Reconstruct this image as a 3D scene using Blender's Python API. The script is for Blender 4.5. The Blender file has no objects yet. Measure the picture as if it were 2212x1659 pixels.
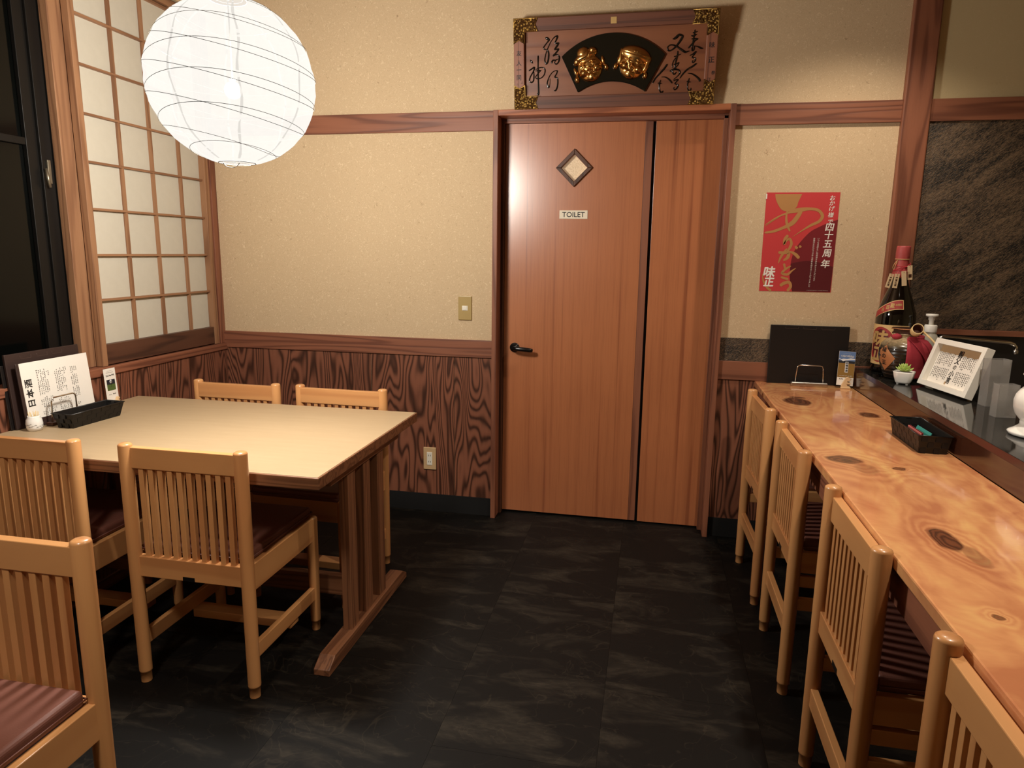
import bpy, math, random
import numpy as np
from mathutils import Vector, Matrix
PI = math.pi
rnd = random.Random(7)
C = bpy.context.scene.collection
S = bpy.context.scene

# ------------------------------------------------------------------ camera, world, lights
cam = bpy.data.cameras.new('camera'); camo = bpy.data.objects.new('camera', cam); C.objects.link(camo)
cam.sensor_width = 36; cam.lens = 24.25; cam.clip_start = .05
cr, cu, cf = (.98028, .19722, .01400), (-.05020, .18020, .98235), (-.19265, .96314, -.18768)
M = Matrix((( cr[0], cu[0], -cf[0], 2.2536), (cr[1], cu[1], -cf[1], -3.3451), (cr[2], cu[2], -cf[2], 1.3597), (0, 0, 0, 1)))
q = M.to_quaternion(); q.normalize()
camo.rotation_mode = 'QUATERNION'; camo.rotation_quaternion = q; camo.location = (2.2536, -3.3451, 1.3597)
S.camera = camo
S.view_settings.view_transform = 'Standard'; S.view_settings.look = 'None'
S.view_settings.exposure = 0; S.view_settings.gamma = 1; S.view_settings.use_curve_mapping = False
try:
    S.cycles.use_denoising = True; S.cycles.max_bounces = 8; S.cycles.sample_clamp_indirect = 4
except Exception: pass
w = bpy.data.worlds.new('world'); S.world = w; w.use_nodes = True
w.node_tree.nodes['Background'].inputs[0].default_value = (.9, .75, .6, 1)
w.node_tree.nodes['Background'].inputs[1].default_value = .02
LAMP = Vector((1.031, -1.418, 1.832)); LR = .2325

def light(name, typ, loc, power, color, size, target=None, spot=None, blend=.5):
    l = bpy.data.lights.new(name, typ); l.energy = power; l.color = color
    if typ == 'AREA': l.shape = 'DISK'; l.size = size
    else: l.shadow_soft_size = size
    if typ == 'SPOT': l.spot_size = math.radians(spot); l.spot_blend = blend
    o = bpy.data.objects.new(name, l); C.objects.link(o); o.location = loc
    if target is not None:
        o.rotation_euler = (Vector(target) - Vector(loc)).to_track_quat('-Z', 'Y').to_euler()
    return o
light('counter_downlight', 'SPOT', (3.06, -.62, 2.62), 48, (1, .86, .70), .035, (3.0, -.6, 0), 116, .7)
light('counter_downlight.001', 'SPOT', (3.06, -1.95, 2.62), 100, (1, .86, .70), .035, (3.0, -1.95, 0), 116, .7)
light('room_downlight', 'SPOT', (1.3, -3.2, 2.6), 105, (1, .90, .78), .16, (.55, -2.2, .2), 74, .8)
BULB = LAMP + Vector((0, 0, -.02))
light('lantern_bulb', 'POINT', tuple(BULB), 258, (1, .95, .86), .12)

# ------------------------------------------------------------------ materials
def lin(c):
    def f(v):
        v /= 255.
        return v / 12.92 if v <= .04045 else ((v + .055) / 1.055) ** 2.4
    return (f(c[0]), f(c[1]), f(c[2]), 1)
MATS = {}
class NT:
    def __init__(s, name):
        s.m = bpy.data.materials.new(name); s.m.use_nodes = True; s.t = s.m.node_tree; s.t.nodes.clear()
        s.out = s.n('ShaderNodeOutputMaterial'); s.b = s.n('ShaderNodeBsdfPrincipled'); s.l(s.b.outputs[0], s.out.inputs[0])
        MATS[name] = s.m
    def n(s, t, **k):
        x = s.t.nodes.new(t)
        for a, v in k.items(): setattr(x, a, v)
        return x
    def l(s, a, b): s.t.links.new(a, b)
    def setb(s, **k):
        for a, v in k.items():
            s.b.inputs[a.replace('_', ' ')].default_value = v
    def math(s, op, a, b=None, c=None, clamp=False):
        x = s.n('ShaderNodeMath', operation=op, use_clamp=clamp)
        for i, v in enumerate((a, b, c)):
            if v is None: continue
            if isinstance(v, (int, float)): x.inputs[i].default_value = v
            else: s.l(v, x.inputs[i])
        return x.outputs[0]
    def vmath(s, op, a, b=None):
        x = s.n('ShaderNodeVectorMath', operation=op)
        for i, v in enumerate((a, b)):
            if v is None: continue
            if isinstance(v, (tuple, list)): x.inputs[i].default_value = v
            else: s.l(v, x.inputs[i])
        return x
    def coord(s, scale=(1, 1, 1), rand=0, rot=(0, 0, 0)):
        tc = s.n('ShaderNodeTexCoord'); mp = s.n('ShaderNodeMapping'); mp.inputs['Scale'].default_value = scale; mp.inputs['Rotation'].default_value = rot
        if rand:
            oi = s.n('ShaderNodeObjectInfo'); mul = s.vmath('MULTIPLY', s.vmath('ADD', tc.outputs['Object'], (0, 0, 0)).outputs[0], (1, 1, 1))
            c = s.n('ShaderNodeCombineXYZ')
            for i, f in enumerate((7.1, 13.7, 29.3)): s.l(s.math('MULTIPLY', oi.outputs['Random'], f * rand), c.inputs[i])
            ad = s.vmath('ADD', mul.outputs[0], c.outputs[0]); s.l(ad.outputs[0], mp.inputs[0])
        else: s.l(tc.outputs['Object'], mp.inputs[0])
        return mp.outputs[0]
    def noise(s, v, scale, detail=2, rough=.5, dist=0, out=0):
        x = s.n('ShaderNodeTexNoise'); s.l(v, x.inputs['Vector'])
        x.inputs['Scale'].default_value = scale; x.inputs['Detail'].default_value = detail; x.inputs['Roughness'].default_value = rough; x.inputs['Distortion'].default_value = dist
        return x.outputs[out]
    def ramp(s, f, stops):
        x = s.n('ShaderNodeValToRGB'); s.l(f, x.inputs[0]); e = x.color_ramp.elements
        while len(e) < len(stops): e.new(.5)
        for i, (p, c) in enumerate(stops): e[i].position = p; e[i].color = c
        return x.outputs[0]
    def mix(s, f, a, b, mode='MIX'):
        x = s.n('ShaderNodeMix', data_type='RGBA', blend_type=mode)
        for k, v in ((0, f), (6, a), (7, b)):
            if isinstance(v, (int, float)): x.inputs[k].default_value = v
            elif isinstance(v, tuple): x.inputs[k].default_value = v
            else: s.l(v, x.inputs[k])
        return x.outputs[2]
    def bump(s, h, st=.3, dist=.002):
        x = s.n('ShaderNodeBump'); x.inputs['Strength'].default_value = st; x.inputs['Distance'].default_value = dist
        s.l(h, x.inputs['Height']); s.l(x.outputs[0], s.b.inputs['Normal'])
    def color(s, c): s.l(c, s.b.inputs['Base Color'])
G1, G0 = (1, 1, 1, 1), (0, 0, 0, 1)

def plain(name, rgb, rough=.5, metal=0, coat=0, **k):
    t = NT(name); t.setb(Base_Color=lin(rgb), Roughness=rough, Metallic=metal, Coat_Weight=coat, Coat_Roughness=.08)
    # faint surface unevenness
    nz = t.noise(t.coord(), k.get('ns', 60), 3)
    t.color(t.mix(t.math('MULTIPLY', nz, k.get('var', .12)), lin(rgb), tuple(v * .75 for v in lin(rgb)[:3]) + (1,)))
    t.bump(nz, k.get('bs', .05), .001)
    return t.m

def wood(name, light_c, dark_c, axis, rough=.45, ringscale=6, k=14, stretch=.12, line=.5, coat=0, fine=.35, sharp=.35, bs=.2, rand=1):
    """long-grained timber: contour lines of a stretched noise field, plus fine pores"""
    t = NT(name)
    sc = [1, 1, 1]; sc[axis] = stretch
    v = t.coord(tuple(sc), rand)
    n1 = t.noise(v, ringscale, 2, .45, .25)
    s1 = t.math('SINE', t.math('MULTIPLY', n1, k * 6.283))
    band = t.ramp(s1, [(.5 - sharp, G0), (.5 + sharp, G1)]) if False else t.math('MULTIPLY_ADD', s1, .5, .5, clamp=True)
    rp = t.ramp(band, [(0, G0), (max(.02, 1 - line), (.25, .25, .25, 1)), (1, G1)])
    sc2 = [1, 1, 1]; sc2[axis] = .02
    v2 = t.coord(tuple(sc2), rand)
    n2 = t.noise(v2, 260, 3, .6)
    n3 = t.noise(t.coord((1, 1, 1), rand), 3.0, 2)
    fac = t.math('MULTIPLY_ADD', t.math('SUBTRACT', n2, .5), fine, t.math('MULTIPLY', rp, .85), clamp=True)
    col = t.mix(fac, lin(light_c), lin(dark_c))
    col = t.mix(t.math('MULTIPLY', n3, .35), col, tuple(x * .8 for x in lin(dark_c)[:3]) + (1,))
    t.color(col); t.setb(Roughness=rough, Coat_Weight=coat, Coat_Roughness=.12)
    t.bump(t.math('ADD', t.math('MULTIPLY', rp, -1), t.math('MULTIPLY', n2, .4)), bs, .0015)
    return t.m

# straight-grain trim woods (axis = grain direction)
for ax, nm in ((0, 'x'), (1, 'y'), (2, 'z')):
    wood('trim_wood_' + nm, (150, 94, 68), (104, 60, 43), ax, .5, 9, 10, .05, .35, 0, .6, bs=.25)
    wood('shoji_wood_' + nm, (164, 120, 86), (126, 86, 60), ax, .5, 10, 8, .05, .3, 0, .5)
    wood('dark_rail_' + nm, (98, 62, 44), (62, 38, 28), ax, .5, 10, 8, .05, .3, 0, .5)
    wood('chair_wood_' + nm, (213, 156, 100), (190, 130, 80), ax, .32, 8, 4, .06, .3, .35, .22, bs=.05)
    wood('table_edge_' + nm, (142, 96, 66), (96, 60, 40), ax, .45, 20, 6, .04, .4, .1, .9, bs=.15)
wood('door_wood', (194, 120, 76), (144, 78, 48), 2, .34, 40, 1.2, .010, .3, .6, 1.0, bs=.03, rand=1)
MATS['door_wood'].node_tree.nodes['Principled BSDF'].inputs['Coat Roughness'].default_value = .27
MATS['door_wood'].node_tree.nodes['Principled BSDF'].inputs['Coat IOR'].default_value = 1.8; MATS['door_wood'].node_tree.nodes['Principled BSDF'].inputs['Coat Weight'].default_value = 1
wood('panel_plank', (150, 94, 70), (44, 24, 17), 2, .42, 5.5, 26, .18, .50, .12, .3, bs=.5)
wood('picture_board', (140, 86, 56), (112, 64, 42), 0, .42, 5, 6, .08, .3, .1, .5)
wood('picture_frame_wood', (112, 66, 46), (80, 46, 32), 0, .55, 30, 4, .02, .3, .0, .9, bs=.1)
wood('door_head_wood', (186, 116, 78), (128, 70, 46), 0, .4, 6, 8, .12, .35, .2, .4)

def fibre_plaster(name, base, dark, lightc, amt=1.):
    t = NT(name); v = t.coord((1, 1, 1))
    def strand(scale, seed, wid, mscale, mthr):
        mp = t.vmath('ADD', v, (seed, seed * 1.7, seed * .6)).outputs[0]
        a = t.noise(mp, scale, 1.5, .5, 1.2)
        d = t.math('ABSOLUTE', t.math('SUBTRACT', a, .5))
        ln = t.math('SUBTRACT', 1, t.math('DIVIDE', d, wid), clamp=True)
        mk = t.math('GREATER_THAN', t.noise(mp, mscale, 2), mthr)
        return t.math('MULTIPLY', ln, mk)
    s1 = strand(38, 3.1, .022, 60, .53); s2 = strand(55, 9.7, .02, 80, .55)
    sd = strand(30, 17.3, .012, 45, .64); sd2 = strand(70, 31.1, .03, 90, .60)
    g = t.noise(v, 260, 2); g2 = t.noise(v, 2.2, 2)
    col = t.mix(t.math('MULTIPLY', g, .35 * amt), lin(base), lin(dark))
    col = t.mix(t.math('MULTIPLY', t.math('ADD', s1, s2, clamp=True), .55 * amt), col, lin(lightc))
    col = t.mix(t.math('MULTIPLY', t.math('ADD', sd, t.math('MULTIPLY', sd2, .5), clamp=True), .6 * amt), col, lin(dark))
    col = t.mix(t.math('MULTIPLY', g2, .12), col, lin(dark))
    t.color(col); t.setb(Roughness=.9)
    t.bump(t.math('ADD', t.math('ADD', s1, s2), t.math('MULTIPLY', g, .5)), .25 * amt, .0012)
    return t.m
fibre_plaster('fibre_plaster', (220, 194, 156), (126, 92, 62), (244, 224, 188))
fibre_plaster('smooth_plaster', (196, 176, 134), (150, 124, 84), (214, 196, 156), .35)

def stone(name, a, b, spk, rough, sc=(1, 1, 1), rot=(0, 0, 0), bs=.6):
    t = NT(name); v0 = t.coord((1, 1, 1), 0, rot); mp = t.n('ShaderNodeMapping'); mp.inputs['Scale'].default_value = sc; t.l(v0, mp.inputs[0]); v = mp.outputs[0]
    n1 = t.noise(v, 5, 4, .6, .6); n2 = t.noise(v, 95, 4, .7, .2); n3 = t.noise(t.coord(), 330, 3)
    f = t.math('ADD', t.math('MULTIPLY', n1, .45), t.math('MULTIPLY', n2, .75))
    col = t.mix(t.ramp(f, [(.50, G0), (.72, G1)]), lin(a), lin(b))
    col = t.mix(t.ramp(n3, [(.62, G0), (.72, G1)]), col, lin(spk))
    t.color(col); t.setb(Roughness=rough); t.bump(t.math('ADD', n2, t.math('MULTIPLY', n3, .5)), bs, .003)
    return t.m
stone('stone_slate', (24, 21, 19), (116, 94, 72), (160, 142, 118), .42, (.8, 1, 3.2), (0, .65, 0))
stone('granite', (12, 13, 13), (34, 34, 32), (92, 88, 80), .07, bs=.0)
plain('black_splash', (34, 32, 32), .35, ns=8)

t = NT('floor_vinyl'); v = t.coord((1, 2.6, 1), 1); v0 = t.coord((1, 1, 1), 1)
n1 = t.noise(v, 3.2, 5, .6, .8); n2 = t.noise(v, 34, 3, .6, .5); nv = t.noise(v0, 5, 3, .5, 1.0)
vein = t.math('SUBTRACT', 1, t.math('DIVIDE', t.math('ABSOLUTE', t.math('SUBTRACT', nv, .5)), .006), clamp=True)
f = t.math('MULTIPLY', t.ramp(n1, [(.50, G0), (.74, G1)]), t.math('MULTIPLY_ADD', n2, 1.4, -.1, clamp=True))
col = t.mix(f, lin((10, 8, 6)), lin((58, 52, 43)))
col = t.mix(t.math('MULTIPLY', vein, t.math('MULTIPLY', n1, .4)), col, lin((70, 62, 50)))
t.color(col); t.setb(Roughness=.6, Specular_IOR_Level=.2); t.bump(n2, .15, .001)

# counter slab: honey timber with knots (positions in the slab's own frame, origin at 2.95,-1.8)
KN = [(2.850, -.450, .050, .075, 1), (3.066, -.640, .034, .045, 1), (2.822, -1.275, .048, .040, 1), (2.95, -1.335, .020, .014, .9),
      (2.878, -1.842, .026, .062, 1), (2.868, -.365, .030, .014, .9), (2.836, -2.172, .009, .009, .8), (2.905, -1.92, .018, .05, .45), (2.86, -1.36, .03, .05, .35)]
t = NT('counter_slab')
P0 = t.coord((1, 1, 1)); wn = t.noise(P0, 6, 2, .5, .3, out=1)
P = t.vmath('ADD', P0, t.vmath('MULTIPLY', t.vmath('SUBTRACT', wn, (.5, .5, .5)).outputs[0], (.05, .09, 0)).outputs[0]).outputs[0]
Pk = t.vmath('ADD', P0, t.vmath('MULTIPLY', t.vmath('SUBTRACT', t.noise(P0, 22, 2, .5, .3, out=1), (.5, .5, .5)).outputs[0], (.016, .03, 0)).outputs[0]).outputs[0]
field = None; dark = None
for (x, y, rx, ry, a) in KN:
    d = t.vmath('LENGTH', t.vmath('MULTIPLY', t.vmath('SUBTRACT', Pk, (x - 2.95, y + 1.8, 0)).outputs[0], (1 / rx, 1 / ry, 0)).outputs[0])
    dd = t.n('ShaderNodeVectorMath', operation='LENGTH'); t.l(t.vmath('MULTIPLY', t.vmath('SUBTRACT', Pk, (x - 2.95, y + 1.8, 0)).outputs[0], (1 / rx, 1 / ry, 0)).outputs[0], dd.inputs[0]); dv = dd.outputs['Value']
    g = t.math('DIVIDE', a * .8, t.math('ADD', 1, t.math('MULTIPLY', t.math('POWER', dv, 2), .35)))
    field = g if field is None else t.math('ADD', field, g)
    k_ = t.math('MULTIPLY', t.math('SUBTRACT', 1.15, dv, clamp=True), 3.2 * a, clamp=True)
    k_ = t.math('MINIMUM', k_, .95 * a)
    dark = k_ if dark is None else t.math('MAXIMUM', dark, k_)
base = t.noise(t.vmath('MULTIPLY', P, (1, .22, 1)).outputs[0], 5, 3, .5, .6)
tot = t.math('ADD', base, field)
band = t.math('MULTIPLY_ADD', t.math('SINE', t.math('MULTIPLY', tot, 46)), .5, .5)
fig = t.noise(t.vmath('MULTIPLY', P, (1.2, .55, 1)).outputs[0], 4.5, 4, .55, 1.4)
rip = t.noise(t.vmath('MULTIPLY', P0, (.45, 1.6, 1)).outputs[0], 38, 2, .5, 1.2)
col = t.ramp(t.math('ADD', t.math('MULTIPLY', fig, .85), t.math('MULTIPLY', band, .10)), [(.34, lin((194, 124, 84))), (.50, lin((222, 158, 106))), (.70, lin((242, 194, 126)))])
col = t.mix(t.math('MULTIPLY', rip, .25), col, lin((176, 112, 70)))
kcol = t.mix(t.math('MULTIPLY_ADD', t.math('SINE', t.math('MULTIPLY', tot, 60)), .5, .5), lin((62, 28, 16)), lin((112, 60, 36)))
col = t.mix(dark, col, kcol)
t.color(col); t.setb(Roughness=.22, Coat_Weight=.6, Coat_Roughness=.05); t.bump(rip, .04, .001)

# laminate table top
t = NT('laminate'); v = t.coord((.12, 1, 1)); n = t.noise(v, 40, 4, .6, .2); n2 = t.noise(t.coord(), 3, 2)
t.color(t.mix(t.math('MULTIPLY', n, .5), lin((174, 150, 118)), lin((150, 126, 94)))); t.setb(Roughness=.5, Specular_IOR_Level=.35)

t = NT('washi'); v = t.coord(); n = t.noise(v, 30, 4, .6, .5); n2 = t.noise(v, 5, 2)
t.color(t.mix(t.math('MULTIPLY', n, .4), lin((204, 197, 180)), lin((182, 174, 156)))); t.setb(Roughness=.85, Transmission_Weight=.0)
t = NT('cushion_vinyl'); v = t.coord(); n = t.noise(v, 240, 2); t.color(t.mix(t.noise(v, 4, 2), lin((122, 78, 66)), lin((104, 64, 54)))); t.setb(Roughness=.42); t.bump(n, .35, .0008)
plain('black_baseboard', (8, 7, 6), .85)
plain('basket_black', (6, 5, 5), .5)
plain('black_plastic', (16, 15, 15), .28)
plain('black_lacquer', (7, 7, 6), .12, coat=.5, bs=.0)
plain('black_board', (22, 17, 16), .4)
plain('menu_cover', (50, 34, 30), .5)
plain('aluminium_dark', (34, 32, 30), .4, .6)
plain('latch_metal', (150, 140, 120), .35, .8)
plain('chrome', (225, 220, 212), .12, 1, bs=.0)
plain('steel', (190, 184, 176), .3, 1, bs=.0)
plain('brass_gold', (190, 150, 80), .28, 1)
plain('gold_paper', (196, 160, 100), .5, .3)
plain('switch_plate', (176, 150, 96), .35)
plain('switch_white', (236, 230, 214), .35)
plain('outlet_plate', (206, 172, 128), .4)
plain('slot_dark', (30, 24, 18), .6)
plain('sign_white', (240, 228, 204), .5)
plain('ink', (14, 12, 12), .6, bs=.0)
plain('ink_grey', (70, 66, 62), .7, bs=.0)
plain('paper', (238, 232, 222), .7)
plain('white_gloss', (240, 238, 232), .12, coat=.6, bs=.0)
plain('white_matte', (236, 232, 222), .45)
plain('poster_red', (200, 64, 66), .42)
plain('poster_maroon', (122, 36, 42), .42)
plain('poster_deep', (90, 26, 32), .42)
plain('poster_gold', (206, 152, 96), .4, .35)
plain('cloth_red', (168, 48, 62), .85, ns=200, bs=.2)
plain('capsule_red', (176, 74, 72), .55, ns=90, bs=.4)
plain('label_cream', (218, 182, 124), .5)
plain('label_red', (158, 50, 48), .45)
plain('bamboo', (226, 196, 140), .5)
plain('ladle_inside', (110, 66, 44), .6)
plain('tag_wood', (216, 190, 150), .6)
plain('string_red', (190, 50, 60), .7)
plain('string_straw', (200, 170, 110), .8)
plain('pump_grey', (188, 186, 172), .4)
plain('sky_print', (96, 124, 170), .5)
plain('cloud_print', (226, 226, 226), .5)
plain('field_print', (150, 114, 52), .5, ns=500, var=.9)
plain('green_print', (84, 104, 52), .5, ns=400, var=.9)
plain('night_print', (30, 34, 44), .5)
plain('card_teal', (52, 140, 132), .5)
plain('card_pink', (206, 116, 108), .5)
plain('pale_wood', (226, 192, 146), .5)
plain('rice_tan', (180, 150, 112), .6)
plain('slit_line', (92, 70, 60), .6)
plain('copper_print', (188, 128, 84), .45, .3)
plain('rubber', (60, 40, 30), .7)
plain('ceiling_board', (120, 92, 66), .8)
plain('wire', (46, 41, 33), .9, bs=.0)
plain('dark_wood', (70, 42, 30), .3)
t = NT('riser_wood'); v = t.coord((1, .1, 1)); n = t.noise(v, 20, 4, .6); t.color(t.mix(n, lin((74, 42, 28)), lin((50, 28, 20)))); t.setb(Roughness=.16, Coat_Weight=.4, Coat_Roughness=.06)
t = NT('jar_glaze'); v = t.coord(); n = t.noise(v, 90, 4, .7); z = t.n('ShaderNodeSeparateXYZ'); t.l(v, z.inputs[0])
up = t.math('MULTIPLY', t.math('SUBTRACT', z.outputs[2], .128), 26, clamp=True)
wv = t.math('MULTIPLY_ADD', t.math('SINE', t.math('MULTIPLY', z.outputs[2], 420)), .5, .5)
t.color(t.mix(t.math('MULTIPLY', t.math('MULTIPLY', n, 1.5, clamp=True), up), lin((34, 27, 22)), lin((190, 168, 128)))); t.setb(Roughness=.25, Coat_Weight=.3); t.bump(wv, .5, .003)
t = NT('bottle_glass'); t.setb(Base_Color=lin((10, 6, 4)), Roughness=.04, Coat_Weight=.5, Coat_Roughness=.02)
t = NT('night_glass'); t.setb(Base_Color=lin((6, 7, 6)), Roughness=.12); t.setb(Specular_IOR_Level=.25)
t = NT('clear_acrylic'); t.setb(Base_Color=(.80, .78, .75, 1), Roughness=.12, IOR=1.25, Transmission_Weight=.82)
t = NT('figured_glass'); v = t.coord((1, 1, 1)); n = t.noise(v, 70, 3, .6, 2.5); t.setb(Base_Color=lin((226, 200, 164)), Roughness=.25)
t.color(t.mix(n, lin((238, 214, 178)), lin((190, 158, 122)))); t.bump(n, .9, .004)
t.b.inputs['Emission Color'].default_value = lin((235, 205, 165)); t.b.inputs['Emission Strength'].default_value = .28   # pane's own glow stands in for light from the room behind
t = NT('gilt_mask'); t.setb(Base_Color=lin((196, 148, 88)), Metallic=1, Roughness=.25)
t = NT('gilt_filigree'); v = t.coord(); vo = t.n('ShaderNodeTexVoronoi'); t.l(v, vo.inputs[0]); vo.inputs['Scale'].default_value = 110
n = t.noise(v, 130, 3, .6, 2); f = t.math('ADD', vo.outputs[0], n)
t.color(t.mix(t.ramp(f, [(.72, G0), (.98, G1)]), lin((214, 176, 96)), lin((84, 56, 26)))); t.setb(Metallic=.9, Roughness=.3); t.bump(f, 1, .004)
t = NT('succulent'); v = t.coord(); g = t.n('ShaderNodeTexGradient'); n = t.noise(v, 60, 2)
t.color(t.mix(n, lin((206, 218, 130)), lin((150, 184, 84)))); t.setb(Roughness=.4); t.b.inputs['Subsurface Weight'].default_value = 0
def glow_sheet(name, em, col, tr, n_amt=.2):
    t = NT(name); t.t.nodes.remove(t.b); v = t.coord(); n = t.noise(v, 60, 4, .7, .6); n2 = t.noise(v, 9, 3, .6, 1.0)
    f = t.math('MULTIPLY_ADD', t.math('ADD', t.math('MULTIPLY', n, .5), t.math('MULTIPLY', n2, .5)), n_amt, 1 - n_amt / 2)
    e = t.n('ShaderNodeEmission'); e.inputs[0].default_value = col; t.l(t.math('MULTIPLY', f, em), e.inputs[1])
    p = t.n('ShaderNodeBsdfTransparent'); m = t.n('ShaderNodeMixShader'); m.inputs[0].default_value = tr; t.l(e.outputs[0], m.inputs[1]); t.l(p.outputs[0], m.inputs[2]); t.l(m.outputs[0], t.out.inputs[0])
glow_sheet('lantern_paper', 1.10, (1, .965, .90, 1), .35)
glow_sheet('lantern_seam', .74, (1, .95, .87, 1), .15)

def mt(n): return MATS[n]

# ------------------------------------------------------------------ mesh helpers
class MB:
    def __init__(s): s.v = []; s.f = []; s.mi = []; s.mats = []; s.sm = []
    def m(s, name):
        if name not in s.mats: s.mats.append(name)
        return s.mats.index(name)
    def add(s, vs, fs, mat=None, smooth=False, T=None):
        b = len(s.v); k = s.m(mat) if mat else 0
        s.v += [tuple(T @ Vector(p)) if T is not None else tuple(p) for p in vs]
        for f in fs: s.f.append([i + b for i in f]); s.mi.append(k); s.sm.append(smooth)
        return s
    def box(s, a, b, mat=None, T=None):
        x0, y0, z0 = (min(a[i], b[i]) for i in range(3)); x1, y1, z1 = (max(a[i], b[i]) for i in range(3))
        vs = [(x0, y0, z0), (x1, y0, z0), (x1, y1, z0), (x0, y1, z0), (x0, y0, z1), (x1, y0, z1), (x1, y1, z1), (x0, y1, z1)]
        return s.add(vs, [(0, 3, 2, 1), (4, 5, 6, 7), (0, 1, 5, 4), (1, 2, 6, 5), (2, 3, 7, 6), (3, 0, 4, 7)], mat, False, T)
    def lathe(s, prof, n=24, mat=None, T=None, c=(0, 0), smooth=True, cap=True, sx=1, sy=1):
        vs = []; fs = []
        for (r, z) in prof:
            for i in range(n): a = 2 * PI * i / n; vs.append((c[0] + r * sx * math.cos(a), c[1] + r * sy * math.sin(a), z))
        for j in range(len(prof) - 1):
            for i in range(n): k = (i + 1) % n; fs.append((j * n + i, j * n + k, (j + 1) * n + k, (j + 1) * n + i))
        if cap: fs.append(tuple(reversed(range(n)))); fs.append(tuple(range((len(prof) - 1) * n, len(prof) * n)))
        return s.add(vs, fs, mat, smooth, T)
    def tube(s, pts, r, n=8, mat=None, T=None, closed=False, rs=None):
        pts = [Vector(p) for p in pts]; vs = []; fs = []; N = len(pts)
        up = None
        for i, p in enumerate(pts):
            a = pts[(i - 1) % N] if (closed or i > 0) else p; b = pts[(i + 1) % N] if (closed or i < N - 1) else p
            d = (b - a).normalized()
            if up is None: up = d.orthogonal().normalized()
            up = (up - d * up.dot(d)).normalized(); si = d.cross(up); rr = rs[i] if rs else r
            for k in range(n): t_ = 2 * PI * k / n; vs.append(p + up * math.cos(t_) * rr + si * math.sin(t_) * rr)
        for i in range(N if closed else N - 1):
            j = (i + 1) % N
            for k in range(n): l_ = (k + 1) % n; fs.append((i * n + k, i * n + l_, j * n + l_, j * n + k))
        if not closed: fs.append(tuple(reversed(range(n)))); fs.append(tuple(range((N - 1) * n, N * n)))
        return s.add(vs, fs, mat, True, T)
    def prism(s, poly, z0, z1, mat=None, T=None):
        n = len(poly); vs = [(x, y, z0) for x, y in poly] + [(x, y, z1) for x, y in poly]
        area = sum(poly[i][0] * poly[(i + 1) % n][1] - poly[(i + 1) % n][0] * poly[i][1] for i in range(n))
        fs = [tuple(reversed(range(n))), tuple(range(n, 2 * n))] + [(i, (i + 1) % n, n + (i + 1) % n, n + i) for i in range(n)]
        if area < 0: fs = [tuple(reversed(f)) for f in fs]
        return s.add(vs, fs, mat, False, T)
    def mesh(s, name):
        me = bpy.data.meshes.new(name); me.from_pydata(s.v, [], s.f)
        for mn in s.mats: me.materials.append(mt(mn))
        if s.mats: me.polygons.foreach_set('material_index', s.mi)
        me.polygons.foreach_set('use_smooth', s.sm)
        me.update(); return me
def obj(name, mb, mat=None, parent=None, bevel=0, seg=2, loc=None):
    me = mb if isinstance(mb, bpy.types.Mesh) else mb.mesh(name)
    if mat and not me.materials: me.materials.append(mt(mat))
    o = bpy.data.objects.new(name, me); C.objects.link(o)
    if parent: o.parent = parent
    if loc: o.location = loc
    if bevel:
        b = o.modifiers.new('bevel', 'BEVEL'); b.width = bevel; b.segments = seg; b.limit_method = 'ANGLE'; b.angle_limit = .7
        b.harden_normals = False
    return o
def bx(name, a, b, mat, parent=None, bevel=0, seg=2):
    return obj(name, MB().box(a, b), mat, parent, bevel, seg)
def bxl(name, a, b, mat, parent=None, bevel=0):
    """box whose own origin sits at its centre (so grain differs piece by piece)"""
    c = [(a[i] + b[i]) / 2 for i in range(3)]
    return obj(name, MB().box([a[i] - c[i] for i in range(3)], [b[i] - c[i] for i in range(3)]), mat, parent, bevel, 2, c)
def thing(name, label, cat, loc=(0, 0, 0), rotz=0, group=None, mat=None):
    o = bpy.data.objects.new(name, None); C.objects.link(o); o.empty_display_size = .05
    if mat is not None: o.matrix_world = mat
    else: o.location = loc; o.rotation_euler = (0, 0, rotz)
    o['label'] = label; o['category'] = cat
    if group: o['group'] = group
    return o
def tag(o, label, cat, group=None):
    o['label'] = label; o['category'] = cat
    if group: o['group'] = group
    return o
def struct(o, label=None, cat=None):
    o['kind'] = 'structure'
    if label: o['label'] = label; o['category'] = cat
    return o
def copy_tree(root, loc, rotz, label):
    r = root.copy(); C.objects.link(r); r.location = loc; r.rotation_euler = (0, 0, rotz); r['label'] = label
    for ch in list(root.children):
        c = ch.copy(); C.objects.link(c); c.parent = r
        for g in list(ch.children):
            d = g.copy(); C.objects.link(d); d.parent = c
    return r

# glyphs
_G = {}
def glyph(ch, bold=0.):
    key = (ch, bold)
    if key in _G: return _G[key]
    c = bpy.data.curves.new('glyph', 'FONT'); c.body = ch; c.resolution_u = 3; c.offset = bold
    o = bpy.data.objects.new('glyph', c); C.objects.link(o)
    me = bpy.data.meshes.new_from_object(o.evaluated_get(bpy.context.evaluated_depsgraph_get()))
    vs = [(v.co.x, v.co.y) for v in me.vertices]; fs = [tuple(p.vertices) for p in me.polygons]
    bpy.data.objects.remove(o); bpy.data.curves.remove(c); bpy.data.meshes.remove(me)
    if vs:
        x0 = min(v[0] for v in vs); x1 = max(v[0] for v in vs); y0 = min(v[1] for v in vs); y1 = max(v[1] for v in vs)
    else: x0 = y0 = 0; x1 = y1 = 1
    _G[key] = (vs, fs, (x0, x1, y0, y1)); return _G[key]
_E = [0]
def lift():
    """tiny stagger so overlapping ink layers never share a plane"""
    _E[0] = (_E[0] + 1) % 12; return _E[0] * 2.5e-5
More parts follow.
